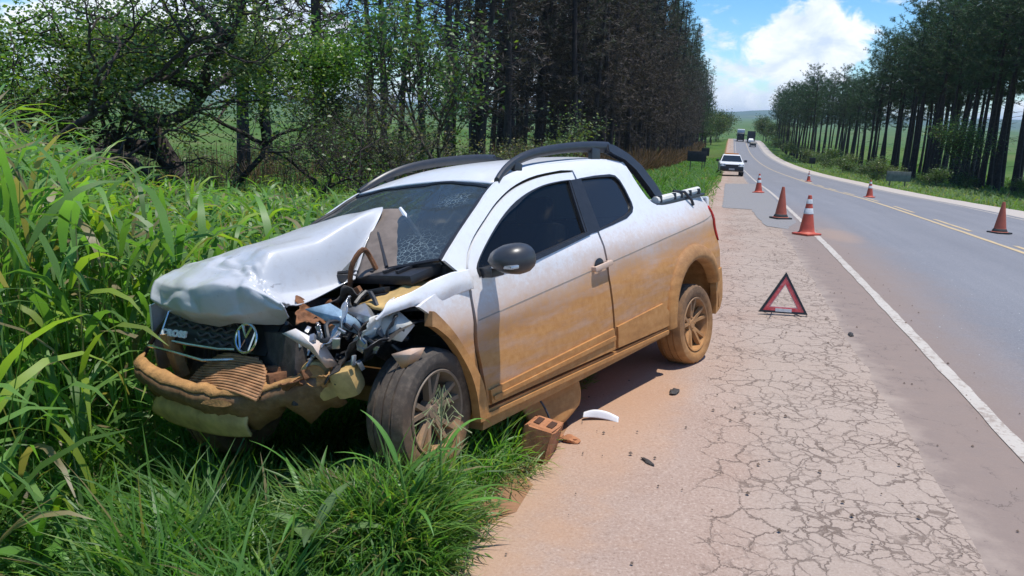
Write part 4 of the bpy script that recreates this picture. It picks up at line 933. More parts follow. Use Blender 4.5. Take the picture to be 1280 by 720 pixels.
c_band = make_cone(True, m_cone, m_cone); c_plain = make_cone(False, m_base, m_cone2)
spots = [(10.25, -.17, 1, 1.03, 'red cone with two white bands standing on the edge line, nearest of the cones'),
         (13.6, -.42, 0, 1.02, 'plain faded orange cone on a wide black base beside the white edge line'),
         (25.5, -.48, 1, 1.0, 'white-banded cone left of the edge line, nearest to the parked white pickup'),
         (14.75, 4.35, 0, 1.0, 'plain orange cone alone in the far lane, beyond the yellow centre line'),
         (29.4, 4.02, 1, 1.0, 'banded cone in the far lane close to the yellow line, behind the plain one'),
         (52.4, 3.85, 1, 1.0, 'smallest most distant banded cone on the centre line')]
used = {1: False, 0: False}
for s, w, bd, scl, lab in spots:
    src = c_band if bd else c_plain
    o = src if not used[bd] else copy_tree(src); used[bd] = True
    o.location = P_sw(s, w, .004); o.rotation_euler = (R(-2), 0, rnd.uniform(0, 1.5)); o.scale = (scl,) * 3
    tag(o, lab, 'traffic cone', 'cones set out round the crash')
# ------------------------------------------------------------------ warning triangle
tri = empty('warning_triangle', P_sw(2.9, -1.045, .004), (R(-9), 0, R(-8)))
tag(tri, 'red warning triangle with a dark frame standing on the cracked shoulder', 'warning triangle')
m_refl, t, b = mat_new('faded red reflector'); co = N(t, 'ShaderNodeTexCoord').outputs['Object']
LK(t, ramp(t, noise(t, co, 26, 5), [(.35, (.58, .045, .045)), (.6, (.70, .12, .11)), (.8, (.72, .35, .33))]), b.inputs['Base Color']); b.inputs['Roughness'].default_value = .35
m_inner = simple('pale pink fluorescent strip', (.66, .42, .40), .45, var=.3, scale=20)
def tri_ring(bm, r0, r1, y0, y1, cz):
    A = [(r0 * math.sin(a), cz + r0 * math.cos(a)) for a in (0, 2 * math.pi / 3, 4 * math.pi / 3)]; B_ = [(r1 * math.sin(a), cz + r1 * math.cos(a)) for a in (0, 2 * math.pi / 3, 4 * math.pi / 3)]
    for i in range(3):
        j = (i + 1) % 3
        q = [A[i], A[j], B_[j], B_[i]]; f = [bm.verts.new((p[0], y0, p[1])) for p in q]; g2 = [bm.verts.new((p[0], y1, p[1])) for p in q]
        bm.faces.new(f); bm.faces.new(g2[::-1])
        for k in range(4): l = (k + 1) % 4; bm.faces.new((f[k], g2[k], g2[l], f[l]))
cz_ = .145
bm = bmesh.new(); tri_ring(bm, .262, .222, -.012, .012, cz_); bm_obj('frame', bm, m_black, tri)
bm = bmesh.new(); tri_ring(bm, .222, .155, -.009, .004, cz_); bm_obj('reflector', bm, m_refl, tri)
bm = bmesh.new(); tri_ring(bm, .155, .140, -.005, .002, cz_); bm_obj('inner_strip', bm, m_inner, tri)
bm = bmesh.new(); add_box(bm, (0, -.012, .043), (.15, .006, .03)); bm_obj('white_label', bm, m_conew, tri)
for sx in (-1, 1):
    bm = bmesh.new(); add_tube(bm, [(sx * .14, -.13, .004), (sx * .10, 0, .018), (sx * .16, .12, .004)], .005, 6); bm_obj('foot', bm, m_black, tri)
# ------------------------------------------------------------------ debris beside the truck
m_brick = simple('orange hollow brick', (.40, .17, .075), .95, var=.28, scale=24, bump=.5)
def gpt(x, y, dz=0.0): return (x, y, float(gz(x, y)) + dz)
br = empty('hollow_brick', gpt(.165, 3.74, .0), (R(-7), R(10), R(-20))); br.scale = (1.1, 1.0, 1.12); tag(br, 'orange hollow brick lying at the grass edge below the sill', 'brick')
bm = bmesh.new(); add_box(bm, (0, 0, .085), (.135, .19, .17), bev=.010)
for v in bm.verts: v.co += Vector((.012 * rnd.uniform(-1, 1), .012 * rnd.uniform(-1, 1), .008 * rnd.uniform(-1, 1)))
bm_obj('block', bm, m_brick, br)
m_hole_shade = simple('painted brick hollow shade', (.07, .03, .016), 1.0)
for sx in (-.033, .033):  # dark slabs on the top face paint the shade inside the hollows
    bm = bmesh.new(); add_box(bm, (sx, 0, .1722), (.03, .11, .006), bev=.002); bm_obj('hollow', bm, m_hole_shade, br)
def lump(name, loc, size, mat, label, cat, seed, flat=.6):
    bm = bmesh.new(); bmesh.ops.create_icosphere(bm, subdivisions=3, radius=1.0); q = random.Random(seed); of = Vector((q.uniform(0, 90), q.uniform(0, 90), q.uniform(0, 90)))
    from mathutils import noise as mn
    for v in bm.verts:
        k = 1 + .45 * mn.noise(v.co * 1.6 + of) + .22 * mn.noise(v.co * 4 + of); v.co = Vector((v.co.x * size[0] * k, v.co.y * size[1] * k, v.co.z * size[2] * k + size[2] * flat))
    o = bm_obj(name, bm, mat, None, .7); o.location = loc; o.rotation_euler = (0, 0, q.uniform(0, 6)); tag(o, label, cat); return o
lump('brick_lump', gpt(.13, 4.06), (.09, .075, .07), m_brick, 'reddish broken lump leaning behind the hollow brick', 'rubble', 3)
lump('mud_clod', gpt(.36, 3.92), (.055, .035, .018), m_brick, 'flat reddish mud clod right of the hollow brick', 'clod', 5)
lump('mud_clod', gpt(.29, 3.98), (.035, .03, .016), m_brick, 'small mud clod between the hollow brick and the flat clod', 'clod', 6)
lump('dark_scrap', gpt(1.09, 4.71, .0), (.055, .028, .012), m_dark, 'small dark plastic scrap in front of the rear wheel', 'scrap', 8)
lump('dark_scrap', gpt(.73, 3.60, .0), (.05, .012, .006), m_dark, 'thin dark splinter on the sandy pavement below the white fragment', 'scrap', 9)
lump('tar_scrap', gpt(2.95, 6.35, .0), (.06, .02, .012), m_dark, 'dark scrap on the cracked paving right of the warning triangle', 'scrap', 10)
cb = None
bm = bmesh.new(); z0 = gz(.2, 3.9)
P = catmull([(.02, 4.0, z0 + .10), (.06, 3.98, z0 + .24), (.15, 3.95, z0 + .27), (.23, 3.92, z0 + .16), (.26, 3.90, z0 + .03), (.33, 3.94, z0 + .015), (.38, 3.97, z0 + .02)], 30)
add_tube(bm, [tuple(p) for p in P], .006, 6); cb = bm_obj('wire', bm, m_rail, None); tag(cb, 'thin bent wire arching over the hollow brick', 'wire')
wp_ = net([[(-.135, .0, .004), (-.13, .03, .035), (-.12, .055, .010)], [(-.05, .01, .006), (-.05, .04, .06), (-.04, .075, .014)], [(.05, -.005, .006), (.05, .03, .058), (.06, .06, .012)], [(.15, -.05, .004), (.15, -.012, .036), (.155, .02, .006)]], 20, 12)
wo = grid_obj('white_fragment', wp_, m_body, None, .006); wo.location = gpt(.55, 4.23, .002); wo.scale = (.74, .74, .74); wo.rotation_euler = (0, 0, R(-8)); tag(wo, 'curved white bodywork fragment on the orange dirt beside the sill', 'fragment')
wo.data.materials[0] = simple('clean white plastic', (.78, .78, .78), .35, var=.04)
# window glass crumbs and grit on the asphalt: nobody could count them
V, Fq = [], []; q = np.random.RandomState(4); nV = 0
for k in range(640):
    if k < 70: s = q.uniform(1.5, 9.5); w = .75 + .09 * s + q.normal() * .5
    else: s = q.uniform(-2, 12) ; w = q.uniform(-2.5, .3)
    x, y = to_xy(s, w); z = float(gz(x, y)) + .005; r_ = q.uniform(.0025, .008) * (.9 if k < 70 else q.choice([.6, .9, 1.5]))
    a = q.uniform(0, 6.28); cs, sn = math.cos(a) * r_, math.sin(a) * r_
    V += [(x + cs, y + sn, z), (x - sn, y + cs, z), (x - cs, y - sn, z), (x + sn * 1.2, y - cs, z), (x, y, z + r_ * 1.1)]
    Fq += [(nV + i, nV + (i + 1) % 4, nV + 4) for i in range(4)]; nV += 5
Fq = np.array(Fq); cut = 70 * 4
gl = np_mesh('glass_crumbs', V[:70 * 5], Fq[:cut], simple('glass crumbs', (.45, .47, .46), .2, var=.3), smooth=False); tag(gl, kind='stuff')
gr_ = np_mesh('grit', V[70 * 5:], Fq[cut:] - 70 * 5, simple('dark grit', (.13, .09, .065), .9, var=.5), smooth=False); tag(gr_, kind='stuff')
# ------------------------------------------------------------------ vehicles down the road
m_cwhite = simple('white van paint', (.74, .75, .76), .35, var=.04); m_cglass = simple('dark car glass', (.02, .026, .03), .05, var=.1)
m_cdark = simple('dark blue grey paint', (.035, .042, .05), .4, var=.1); m_amber = simple('amber lamp', (.65, .22, .03), .3)
m_plate = simple('grey number plate', (.45, .45, .44), .4)
def loft(bm, secs):
    """secs: list of closed loops (lists of 3D points of equal length)"""
    rings = [[bm.verts.new(p) for p in s] for s in secs]; n = len(rings[0])
    for a, c in zip(rings[:-1], rings[1:]):
        for k in range(n): bm.faces.new((a[k], a[(k + 1) % n], c[(k + 1) % n], c[k]))
    bm.faces.new(rings[0][::-1]); bm.faces.new(rings[-1])
def rsec(y, hw, z0, z1, r_=.1):
    P = []
    for (cx, cz, a0) in ((hw - r_, z1 - r_, 0), (-hw + r_, z1 - r_, 90), (-hw + r_, z0 + r_, 180), (hw - r_, z0 + r_, 270)):
        for k in range(4): a = R(a0 + 30 * k); P.append((cx + r_ * math.cos(a), y, cz + r_ * math.sin(a)))
    return P
def make_car(name, paint, pickup=False, beacon=False, hw=.88):
    """nose at -Y, wheels on z=0"""
    root = empty(name)
    bm = bmesh.new(); loft(bm, [rsec(-2.2, hw * .80, .42, .78), rsec(-2.1, hw * .94, .34, .90), rsec(-1.7, hw, .32, .98), rsec(-.9, hw, .32, 1.03), rsec(2.0, hw, .34, 1.05), rsec(2.3, hw * .94, .42, 1.0)]); bm_obj('body', bm, paint, root)
    end = .75 if pickup else 1.7
    bm = bmesh.new(); loft(bm, [[(p[0], p[1], p[2]) for p in [(hw * .93, -.95, 1.0), (-hw * .93, -.95, 1.0), (-hw * .93, end + .35, 1.0), (hw * .93, end + .35, 1.0)]], [(hw * .72, -.15, 1.50), (-hw * .72, -.15, 1.50), (-hw * .74, end, 1.50), (hw * .74, end, 1.50)], [(hw * .62, -.02, 1.56), (-hw * .62, -.02, 1.56), (-hw * .64, end - .1, 1.56), (hw * .64, end - .1, 1.56)]])
    cab = bm_obj('cabin', bm, paint, root)
    bm = bmesh.new(); f = bm.faces.new([bm.verts.new(p) for p in [(hw * .84, -.905, 1.06), (-hw * .84, -.905, 1.06), (-hw * .67, -.225, 1.47), (hw * .67, -.225, 1.47)]]); bmesh.ops.extrude_face_region(bm, geom=[f]); bmesh.ops.translate(bm, verts=bm.verts[:4], vec=(0, -.012, .012)); bm_obj('windshield', bm, m_cglass, root)
    for sx in (-1, 1):
        bm = bmesh.new(); f = bm.faces.new([bm.verts.new(p) for p in [(sx * hw * .925, -.55, 1.07), (sx * hw * .925, end, 1.07), (sx * hw * .76, end - .1, 1.46), (sx * hw * .745, -.08, 1.46)]]); rr_ = bmesh.ops.extrude_face_region(bm, geom=[f]); bmesh.ops.translate(bm, verts=[v for v in rr_['geom'] if isinstance(v, bmesh.types.BMVert)], vec=(sx * .012, 0, .004)); bm_obj('side_window', bm, m_cglass, root)
        bm = bmesh.new(); add_box(bm, (sx * (hw + .12), -.62, 1.10), (.22, .10, .17), bev=.04); bm_obj('mirror', bm, m_black, root)
        bm = bmesh.new(); add_box(bm, (sx * hw * .72, -2.12, .80), (.36, .12, .15), (0, 0, sx * R(18)), .04); bm_obj('headlight', bm, m_silver, root)
        for yy in (-1.35, 1.35):
            bm = bmesh.new(); add_lathe(bm, [(.001, -.11), (.20, -.11), (.30, -.10), (.33, -.06), (.33, .06), (.30, .10), (.20, .11), (.001, .11)], 20, Matrix.Translation((sx * (hw - .10), yy, .33)) @ Matrix.Rotation(R(90), 4, 'Z')); bm_obj('wheel', bm, m_base, root)
    bm = bmesh.new(); add_box(bm, (0, -2.16, .53), (hw * 1.86, .22, .36), bev=.07); bm_obj('bumper', bm, m_black, root)
    bm = bmesh.new(); add_box(bm, (0, -2.19, .77), (hw * 1.05, .06, .13), bev=.02)
    for k in range(3): add_box(bm, (0, -2.225, .73 + k * .04), (hw * 1.0, .01, .012))
    bm_obj('grille', bm, m_black, root)
    bm = bmesh.new(); add_box(bm, (0, -2.285, .50), (.40, .015, .12)); bm_obj('plate', bm, m_plate, root)
    if pickup:
        bm = bmesh.new(); add_box(bm, (0, 1.65, 1.045), (hw * 1.7, 1.2, .04)); bm_obj('bed_cover', bm, m_black, root)
    if beacon:
        bm = bmesh.new(); add_box(bm, (0, .2, 1.61), (1.0, .22, .09), bev=.03); bm_obj('light_bar', bm, m_amber, root)
    return root
def place(o, s, w, turn=0.0): o.location = P_sw(s, w, .004); sl_ = float(zp(s + 1) - zp(s - 1)) / 2; o.rotation_euler = (math.atan(sl_), 0, -TH + turn)
car = make_car('parked_pickup', m_cwhite, True, True); place(car, 55.6, -1.45, R(2)); tag(car, 'white pickup parked on the shoulder facing the camera, amber light bar on its roof', 'pickup truck')
c2 = make_car('parked_car', m_cdark); place(c2, 238, 5.0, R(180)); tag(c2, 'small dark car driving away in the far lane', 'car')
c3 = make_car('driving_car', m_cwhite); place(c3, 262, 4.9, R(180)); c3.name = 'driving_car'; c2.name = 'driving_car'; tag(c3, 'white car just behind the dark lorry in the far lane', 'car')
m_tarp = simple('dark tarpaulin', (.04, .045, .055), .8, var=.3, scale=3)
def make_lorry(cabmat, boxmat, boxh):
    root = empty('lorry')
    bm = bmesh.new(); loft(bm, [rsec(-3.2, 1.15, .6, 2.7, .18), rsec(-3.0, 1.22, .5, 2.95, .2), rsec(-1.3, 1.24, .5, 3.0, .2)]); cabo = bm_obj('cab', bm, cabmat, root)
    bm = bmesh.new(); add_box(bm, (0, -3.19, 2.15), (2.0, .12, .75), (R(-4), 0, 0), .06); bm_obj('windshield', bm, m_cglass, root)
    bm = bmesh.new(); add_box(bm, (0, -3.23, 1.1), (1.7, .12, .7), bev=.04); bm_obj('grille', bm, m_black, root)
    bm = bmesh.new(); add_box(bm, (0, 2.2, .6 + boxh / 2 + .5), (2.45, 6.6, boxh), bev=.08); bm_obj('cargo_box', bm, boxmat, root)
    bm = bmesh.new(); add_box(bm, (0, .8, .85), (1.1, 8.0, .25)); bm_obj('chassis', bm, m_dark, root)
    for sx in (-1, 1):
        bm = bmesh.new(); add_box(bm, (sx * 1.45, -3.1, 2.2), (.2, .12, .55), bev=.04); bm_obj('mirror', bm, m_black, root)
        for yy in (-2.4, 3.2, 4.5):
            bm = bmesh.new(); add_lathe(bm, [(.001, -.15), (.45, -.15), (.52, -.1), (.52, .1), (.45, .15), (.001, .15)], 18, Matrix.Translation((sx * 1.02, yy, .52)) @ Matrix.Rotation(R(90), 4, 'Z')); bm_obj('wheel', bm, m_base, root)
    return root
l1 = make_lorry(m_cdark, m_cwhite, 2.9); place(l1, 274, 1.7); tag(l1, 'lorry with a white box coming towards the camera in the near lane', 'lorry')
l2 = make_lorry(m_cdark, m_tarp, 2.6); place(l2, 272, 5.1, R(180)); tag(l2, 'dark tarpaulin-covered lorry driving away in the far lane', 'lorry')
# ------------------------------------------------------------------ road signs
m_post = simple('weathered grey post', (.12, .11, .10), .8, var=.25)
m_signback = simple('dark weathered sign back', (.035, .037, .04), .75, var=.3, scale=4)
m_signw = simple('dirty off-white sign face', (.20, .205, .19), .85, var=.3, scale=3)
def sign(name, s, w, wid, hgt, zc, mat, label, posts=2, turn=0.0, cat='road sign'):
    o = empty(name, P_sw(s, w, 0), (0, 0, -TH + turn)); tag(o, label, cat)
    bm = bmesh.new(); add_box(bm, (0, 0, zc), (wid, .03, hgt), bev=.01); brd = bm_obj('board', bm, mat, o)
    for zz in (-.25, .25):
        bm = bmesh.new(); add_box(bm, (0, .035, zc + zz * hgt), (wid * .94, .03, .05)); bm_obj('rail', bm, m_post, brd)
    for k in range(posts):
        px = 0 if posts == 1 else (k - .5) * wid * .62
        bm = bmesh.new(); add_box(bm, (px, .075, (zc + hgt / 2) / 2 - .1), (.08, .05, zc + hgt / 2 + .15)); bm_obj('post', bm, m_post, o)
    return o
sign('road_sign', 70, -4.55, 1.75, .95, 1.72, m_signback, 'wide dark sign on two posts in the grass left of the parked pickup')
sign('road_sign', 84, -4.2, .85, .85, 2.15, m_signback, 'small dark sign on one post just behind the wide dark one', 1)
sign('road_sign', 62, 11.4, 1.85, .78, .95, m_signw, 'low faded off-white board in the grass on the right verge', turn=R(10))
sign('road_sign', 120, 10.6, .9, .9, 1.35, m_signback, 'small dark sign on one post in the right verge, near the curve', 1)
# ------------------------------------------------------------------ vegetation
def blades(bx, by, bz, length, width, az, tilt, droop, seg, colr, twist=None, prof=None, tipdark=0.0, power=1.0):
    """arching leaf strips. arrays of n; returns V, F, C"""
    n = len(bx); t = np.linspace(0, 1, seg + 1)
    ang = tilt[:, None] + droop[:, None] * t[None, :] ** power         # from vertical
    dl = (length / seg)[:, None]
    r_ = np.concatenate([np.zeros((n, 1)), np.cumsum(np.sin((ang[:, 1:] + ang[:, :-1]) / 2) * dl, 1)], 1)
    h_ = np.concatenate([np.zeros((n, 1)), np.cumsum(np.cos((ang[:, 1:] + ang[:, :-1]) / 2) * dl, 1)], 1)
    ca, sa = np.cos(az)[:, None], np.sin(az)[:, None]
    X = bx[:, None] + r_ * ca; Y = by[:, None] + r_ * sa; Z = bz[:, None] + h_
    pr = (prof if prof is not None else np.minimum(1, .45 + 2.2 * t) * (1 - t ** 2.6)) ; pr = np.maximum(pr, .02)
    tw = (np.zeros(n) if twist is None else twist)[:, None] * (.3 + t[None, :])
    sx, sy = -sa * np.cos(tw), ca * np.cos(tw)
    # twist lifts one edge along the blade normal
    nx, ny, nz = np.cos(ang) * -ca * np.sin(tw), np.cos(ang) * -sa * np.sin(tw), np.sin(ang) * np.sin(tw)
    hw = (width / 2)[:, None] * pr[None, :]
    L = np.stack([X + hw * (sx + nx), Y + hw * (sy + ny), Z + hw * nz], -1); Rr = np.stack([X - hw * (sx + nx), Y - hw * (sy + ny), Z - hw * nz], -1)
    V = np.stack([L, Rr], 2).reshape(n, -1, 3)
    k = np.arange(seg) * 2
    f1 = np.stack([k, k + 1, k + 3, k + 2], -1)
    Fq = (f1[None] + (np.arange(n) * (seg + 1) * 2)[:, None, None]).reshape(-1, 4)
    C = np.repeat(colr[:, None, :], (seg + 1) * 2, 1)
    return V.reshape(-1, 3), Fq, C.reshape(-1, 3)
def joinVFC(parts):
    V, Fq, C = [], [], []; o = 0
    for v, f, c in parts: V.append(v); Fq.append(f + o); C.append(c); o += len(v)
    return np.concatenate(V), np.concatenate(Fq), np.concatenate(C)
def cols(rs, n, base, var=.25, yel=.12, dry=.0):
    c = np.tile(np.array(base), (n, 1)) * (1 + var * rs.uniform(-1, 1, (n, 1)))
    y = rs.rand(n) < yel; c[y] = c[y] * np.array([1.7, 1.25, .75])
    if dry: d = rs.rand(n) < dry; c[d] = np.array([.23, .19, .095]) * (1 + .3 * rs.uniform(-1, 1, (d.sum(), 1)))
    return np.clip(c, .004, 1)
m_grass = leafmat('grass blades', trans=.44, rough=.44, spec=.42)
m_verge = leafmat('verge leaves', trans=.35, rough=.6, spec=.2)
m_leaf = leafmat('broad leaves', trans=.28, rough=.45, spec=.4)
m_needle = leafmat('pine needles', trans=.12, rough=.6, spec=.2)
m_bark = simple('dark scorched pine bark', (.045, .034, .030), .95, var=.5, scale=5, bump=.8)
m_bark2 = simple('grey brown bark', (.085, .068, .052), .95, var=.45, scale=12, bump=.7)
m_dry = leafmat('dry brush', trans=.15, rough=.8, spec=.15)
# --- tall guinea grass on the left bank, stems with arching leaves
rs = np.random.RandomState(11)
def tall_stems(n, smin, smax, wmin, wmax, hfun, leafw, dens=None, base=(.13, .25, .058), nl=6, seg=5, dry=.09):
    s = rs.uniform(smin, smax, n); w = rs.uniform(wmin, wmax, n)
    if dens is not None: k = rs.rand(n) < dens(s, w); s, w = s[k], w[k]
    x, y = to_xy(s, w); z = gz_sw(s, w) - .03
    k = ~in_truck(x, y, z, .05) & (np.hypot(x, y) > 1.9); x, y, z, s, w = x[k], y[k], z[k], s[k], w[k]
    n = len(x); h = hfun(s, w, x, y) * rs.uniform(.7, 1.08, n); parts = []
    laz = rs.uniform(0, 6.28, n); ltl = rs.uniform(0, .16, n)
    sc_ = cols(rs, n, np.array(base) * .8, .2, .1, dry)
    parts.append(blades(x, y, z, h * .92, np.full(n, .011), laz, ltl, rs.uniform(0, .25, n), 3, sc_, prof=np.array([1, .9, .7, .4])))
    for i in range(nl):
        f = rs.uniform(.10, .92, n) if i else np.full(n, .9)
        hh = h * .92 * f
        px = x + np.sin(ltl) * hh * np.cos(laz); py = y + np.sin(ltl) * hh * np.sin(laz); pz = z + hh * np.cos(ltl)
        L_ = h * rs.uniform(.26, .46, n)
        parts.append(blades(px, py, pz, L_, leafw * rs.uniform(.6, 1.3, n), rs.uniform(0, 6.28, n), rs.uniform(.10, .55, n), rs.uniform(1.1, 2.7, n), seg, cols(rs, n, base, .35, .16, dry), rs.uniform(-.7, .7, n), power=1.3))
    V, Fq, C = joinVFC(parts)
    bad = in_truck(V[:, 0], V[:, 1], V[:, 2], -.02) & (((TRI @ np.concatenate([V, np.ones((len(V), 1))], 1).T)[2]) > .2)
    return V, Fq[~bad[Fq].any(1)], C
def htall(s, w, x, y):
    u = x / np.maximum(y, .5)
    d = np.hypot(x, y)
    top = np.interp(u, [-.72, -.62, -.52, -.42, -.30, -.15], [1.75, 1.45, 1.02, .88, .72, .55])   # eye-height tops at the far left, lower behind the truck
    zt = 1.7 - np.interp(d, [3, 8, 20], [.12, .55, 1.5]) * np.interp(u, [-.72, -.45, -.2], [.2, .95, 1.1])
    return np.clip((zt - gz(x, y)) * np.interp(u, [-.66, -.5, -.3], [.98, .80, .74]), .5, 2.3)
clump = lambda s, w: np.clip(.55 + .75 * vnoise(s * 1.4, w * 1.4, 91), .05, 1)
ns = 420; s = rs.uniform(-3, 14, ns); w = rs.uniform(-10, -4.6, ns); x, y = to_xy(s, w); kk = ~in_truck(x, y, x * 0, .1); x, y, s, w = x[kk], y[kk], s[kk], w[kk]
stalks = blades(x, y, gz_sw(s, w), htall(s, w, x, y) * rs.uniform(.9, 1.25, len(x)), rs.uniform(.006, .012, len(x)), rs.uniform(0, 6.28, len(x)), rs.uniform(0, .3, len(x)), rs.uniform(0, .4, len(x)), 4, cols(rs, len(x), (.30, .26, .15), .3, 0), prof=np.array([1, .9, .8, .7, .4]))
parts = [stalks, tall_stems(4600, -4, 9, -9.5, -4.2, htall, .044, clump), tall_stems(8000, 3, 24, -14, -4.6, htall, .040, clump, seg=4, nl=5)]
V, Fq, C = joinVFC(parts)
tag(np_mesh('tall_grass', V, Fq, m_grass, colr=C), kind='stuff')
# --- mid-distance green grass sheet behind, and the leafy verge beyond the truck
def field(n, smin, smax, wmin, wmax, h0, h1, width, base, seg=3, dens=None, yel=.12, dry=.03, nearpow=1.0, droop=(.4, 1.6)):
    u = rs.rand(n) ** nearpow; s = smin + (smax - smin) * u; w = rs.uniform(wmin, wmax, n)
    if dens is not None: k = rs.rand(n) < dens(s, w); s, w = s[k], w[k]
    x, y = to_xy(s, w); z = gz_sw(s, w) - .02; k = ~in_truck(x, y, z, -.1); x, y, z, s, w = x[k], y[k], z[k], s[k], w[k]; n = len(x)
    hh = rs.uniform(h0, h1, n) * (1 + .35 * vnoise(x * .5, y * .5, 95))
    wd = width * rs.uniform(.6, 1.4, n) * (1 + np.clip(s, 0, 200) / 45.)
    return blades(x, y, z, hh, wd, rs.uniform(0, 6.28, n), rs.uniform(.0, .5, n), rs.uniform(*droop, n), seg, cols(rs, n, base, .35, yel, dry), rs.uniform(-.6, .6, n))
wl_lim = lambda s, w: (w < -2.15 - .25 * vnoise(s * .7, s * 0, 97)).astype(float)
parts = [field(15000, 6, 60, -30, -8, .5, .95, .022, (.085, .20, .045), nearpow=1.5),
         field(24000, 5, 150, -8.5, -2.3, .35, .85, .035, (.075, .17, .045), nearpow=1.7, dens=wl_lim, droop=(.8, 2.2)),
         field(5000, 4, 150, -3.1, -2.0, .08, .25, .014, (.09, .19, .035), nearpow=1.6)]
V, Fq, C = joinVFC(parts); tag(np_mesh('verge_grass', V, Fq, m_verge, colr=C), kind='stuff')
parts = [field(30000, 12, 200, 10.2, 21, .25, .7, .035, (.13, .20, .085), nearpow=1.8, droop=(.8, 2.2)),
         field(9000, 12, 200, 9.2, 11.2, .08, .3, .02, (.12, .21, .05), nearpow=1.8),
         field(9000, 25, 200, 20, 40, .3, .7, .05, (.085, .16, .045), nearpow=1.4)]
V, Fq, C = joinVFC(parts); tag(np_mesh('right_verge_grass', V, Fq, m_verge, colr=C), kind='stuff')
# --- short lush grass in the foreground
def wheelgrass(n):
    x = rs.uniform(-.75, .02, n); y = rs.uniform(2.62, 2.98, n) - .25 * (x + .35); w_e = to_sw(x, y)[1]; kk = w_e < -2.58 - .12 * rs.rand(n); x, y, w_e = x[kk], y[kk], w_e[kk]; n = len(x); z = gz(x, y) - .02
    return blades(x, y, z, rs.uniform(.28, .54, n) * np.clip((-2.45 - w_e) / .4, .4, 1), rs.uniform(.006, .016, n), rs.uniform(0, 6.28, n), rs.uniform(0, .5, n), rs.uniform(.4, 1.9, n), 5, cols(rs, n, (.12, .235, .055), .4, .15, .08), rs.uniform(-.7, .7, n))
def fg(n, smin, smax, wfun, hr, width, base, dens=None, tilt=(.05, .7), droop=(.3, 1.6), seg=4, yel=.12, dry=.04):
    s = rs.uniform(smin, smax, n); w = wfun(s, n)
    x, y = to_xy(s, w); z = gz_sw(s, w) - .02; k = np.hypot(x, y) > 1.2; 
    if dens is not None: k &= rs.rand(n) < dens(x, y)
    x, y, z, s, w = x[k], y[k], z[k], s[k], w[k]; n = len(x)
    edge_ = np.clip((-2.3 - w) / .5, .3, 1)
    L_ = rs.uniform(hr[0], hr[1], n) * edge_ * (1 + .4 * vnoise(x * 2.2, y * 2.2, 99))
    under = in_truck(x, y, z, -.22); L_ = np.where(under, np.minimum(L_, .2), L_)
    V, Fq, C = blades(x, y, z, L_, width * rs.uniform(.6, 1.4, n), rs.uniform(0, 6.28, n), rs.uniform(*tilt, n), rs.uniform(*droop, n), seg, cols(rs, n, base, .35, yel, dry), rs.uniform(-.8, .8, n))
    return V, Fq, C
edge_w = lambda s, n: -2.52 - np.abs(rs.normal(0, 1, n)) * .9 + .10 * vnoise(s * 2.2, s * 0, 101)
parts = [fg(34000, -3.4, 2.0, lambda s, n: rs.uniform(-5.2, -2.62, n), (.18, .46), .010, (.11, .25, .045)),
         fg(16000, -3.4, 2.5, edge_w, (.18, .46), .007, (.17, .25, .085), dry=.12, tilt=(.3, 1.1), droop=(.5, 1.9)),
         fg(5500, -3.4, 1.5, lambda s, n: rs.uniform(-5.0, -2.75, n), (.3, .66), .019, (.095, .22, .042), lambda x, y: np.clip(vnoise(x * 1.2, y * 1.2, 103) + .25, 0, 1), droop=(.6, 2.0), seg=5),
         wheelgrass(4200), fg(2600, -2.7, -1.5, lambda s, n: rs.uniform(-3.9, -2.7, n), (.35, .62), .016, (.085, .19, .04), tilt=(.0, .5), droop=(.5, 1.9), seg=5),
         fg(9000, -4, 6, lambda s, n: rs.uniform(-8, -4.2, n), (.35, .9), .020, (.085, .185, .042), droop=(.6, 2.2), seg=5, dry=.10)]
V, Fq, C = joinVFC(parts)
l = (TRI @ np.concatenate([V, np.ones((len(V), 1))], 1).T); bad = (l[0] > -3.3) & (l[0] < .42) & (np.abs(l[1]) < .76) & (l[2] > .30)
tag(np_mesh('foreground_grass', V, Fq[~bad[Fq].any(1)], m_grass, colr=C), kind='stuff')
# small round-leaved weeds among it
def leafcloud(P, size, rs, base, var=.35, yel=.1, up=.3, droop=.5):
    n = len(P); d = rs.normal(size=(n, 3)); d[:, 2] = np.abs(d[:, 2]) * up + rs.uniform(-.4, .4, n); d /= np.linalg.norm(d, axis=1)[:, None]
    a = rs.normal(size=(n, 3)); s_ = np.cross(d, a); s_ /= np.linalg.norm(s_, axis=1)[:, None] + 1e-9
    L_ = (size * rs.uniform(.6, 1.4, n))[:, None]
    c0 = P; c1 = P + d * L_ * .5 + s_ * L_ * .28; c2 = P + d * L_ + np.array([0, 0, -1]) * L_ * .12; c3 = P + d * L_ * .5 - s_ * L_ * .28
    V = np.stack([c0, c1, c2, c3], 1).reshape(-1, 3); Fq = np.arange(n * 4).reshape(n, 4)
    C = np.repeat(cols(rs, n, base, var, yel), 4, 0); return V, Fq, C
n = 9000; s = rs.uniform(-3.3, 1.2, n); w = rs.uniform(-5.2, -2.75, n); x, y = to_xy(s, w)
k = (vnoise(x * 1.7, y * 1.7, 105) > -.05) & ~in_truck(x, y, x * 0, -.1); x, y, s, w = x[k], y[k], s[k], w[k]
P = np.stack([x, y, gz_sw(s, w) + rs.uniform(.05, .30, len(x))], 1)
V, Fq, C = leafcloud(P, .038, rs, (.10, .21, .05)); tag(np_mesh('low_weeds', V, Fq, m_leaf, colr=C), kind='stuff')

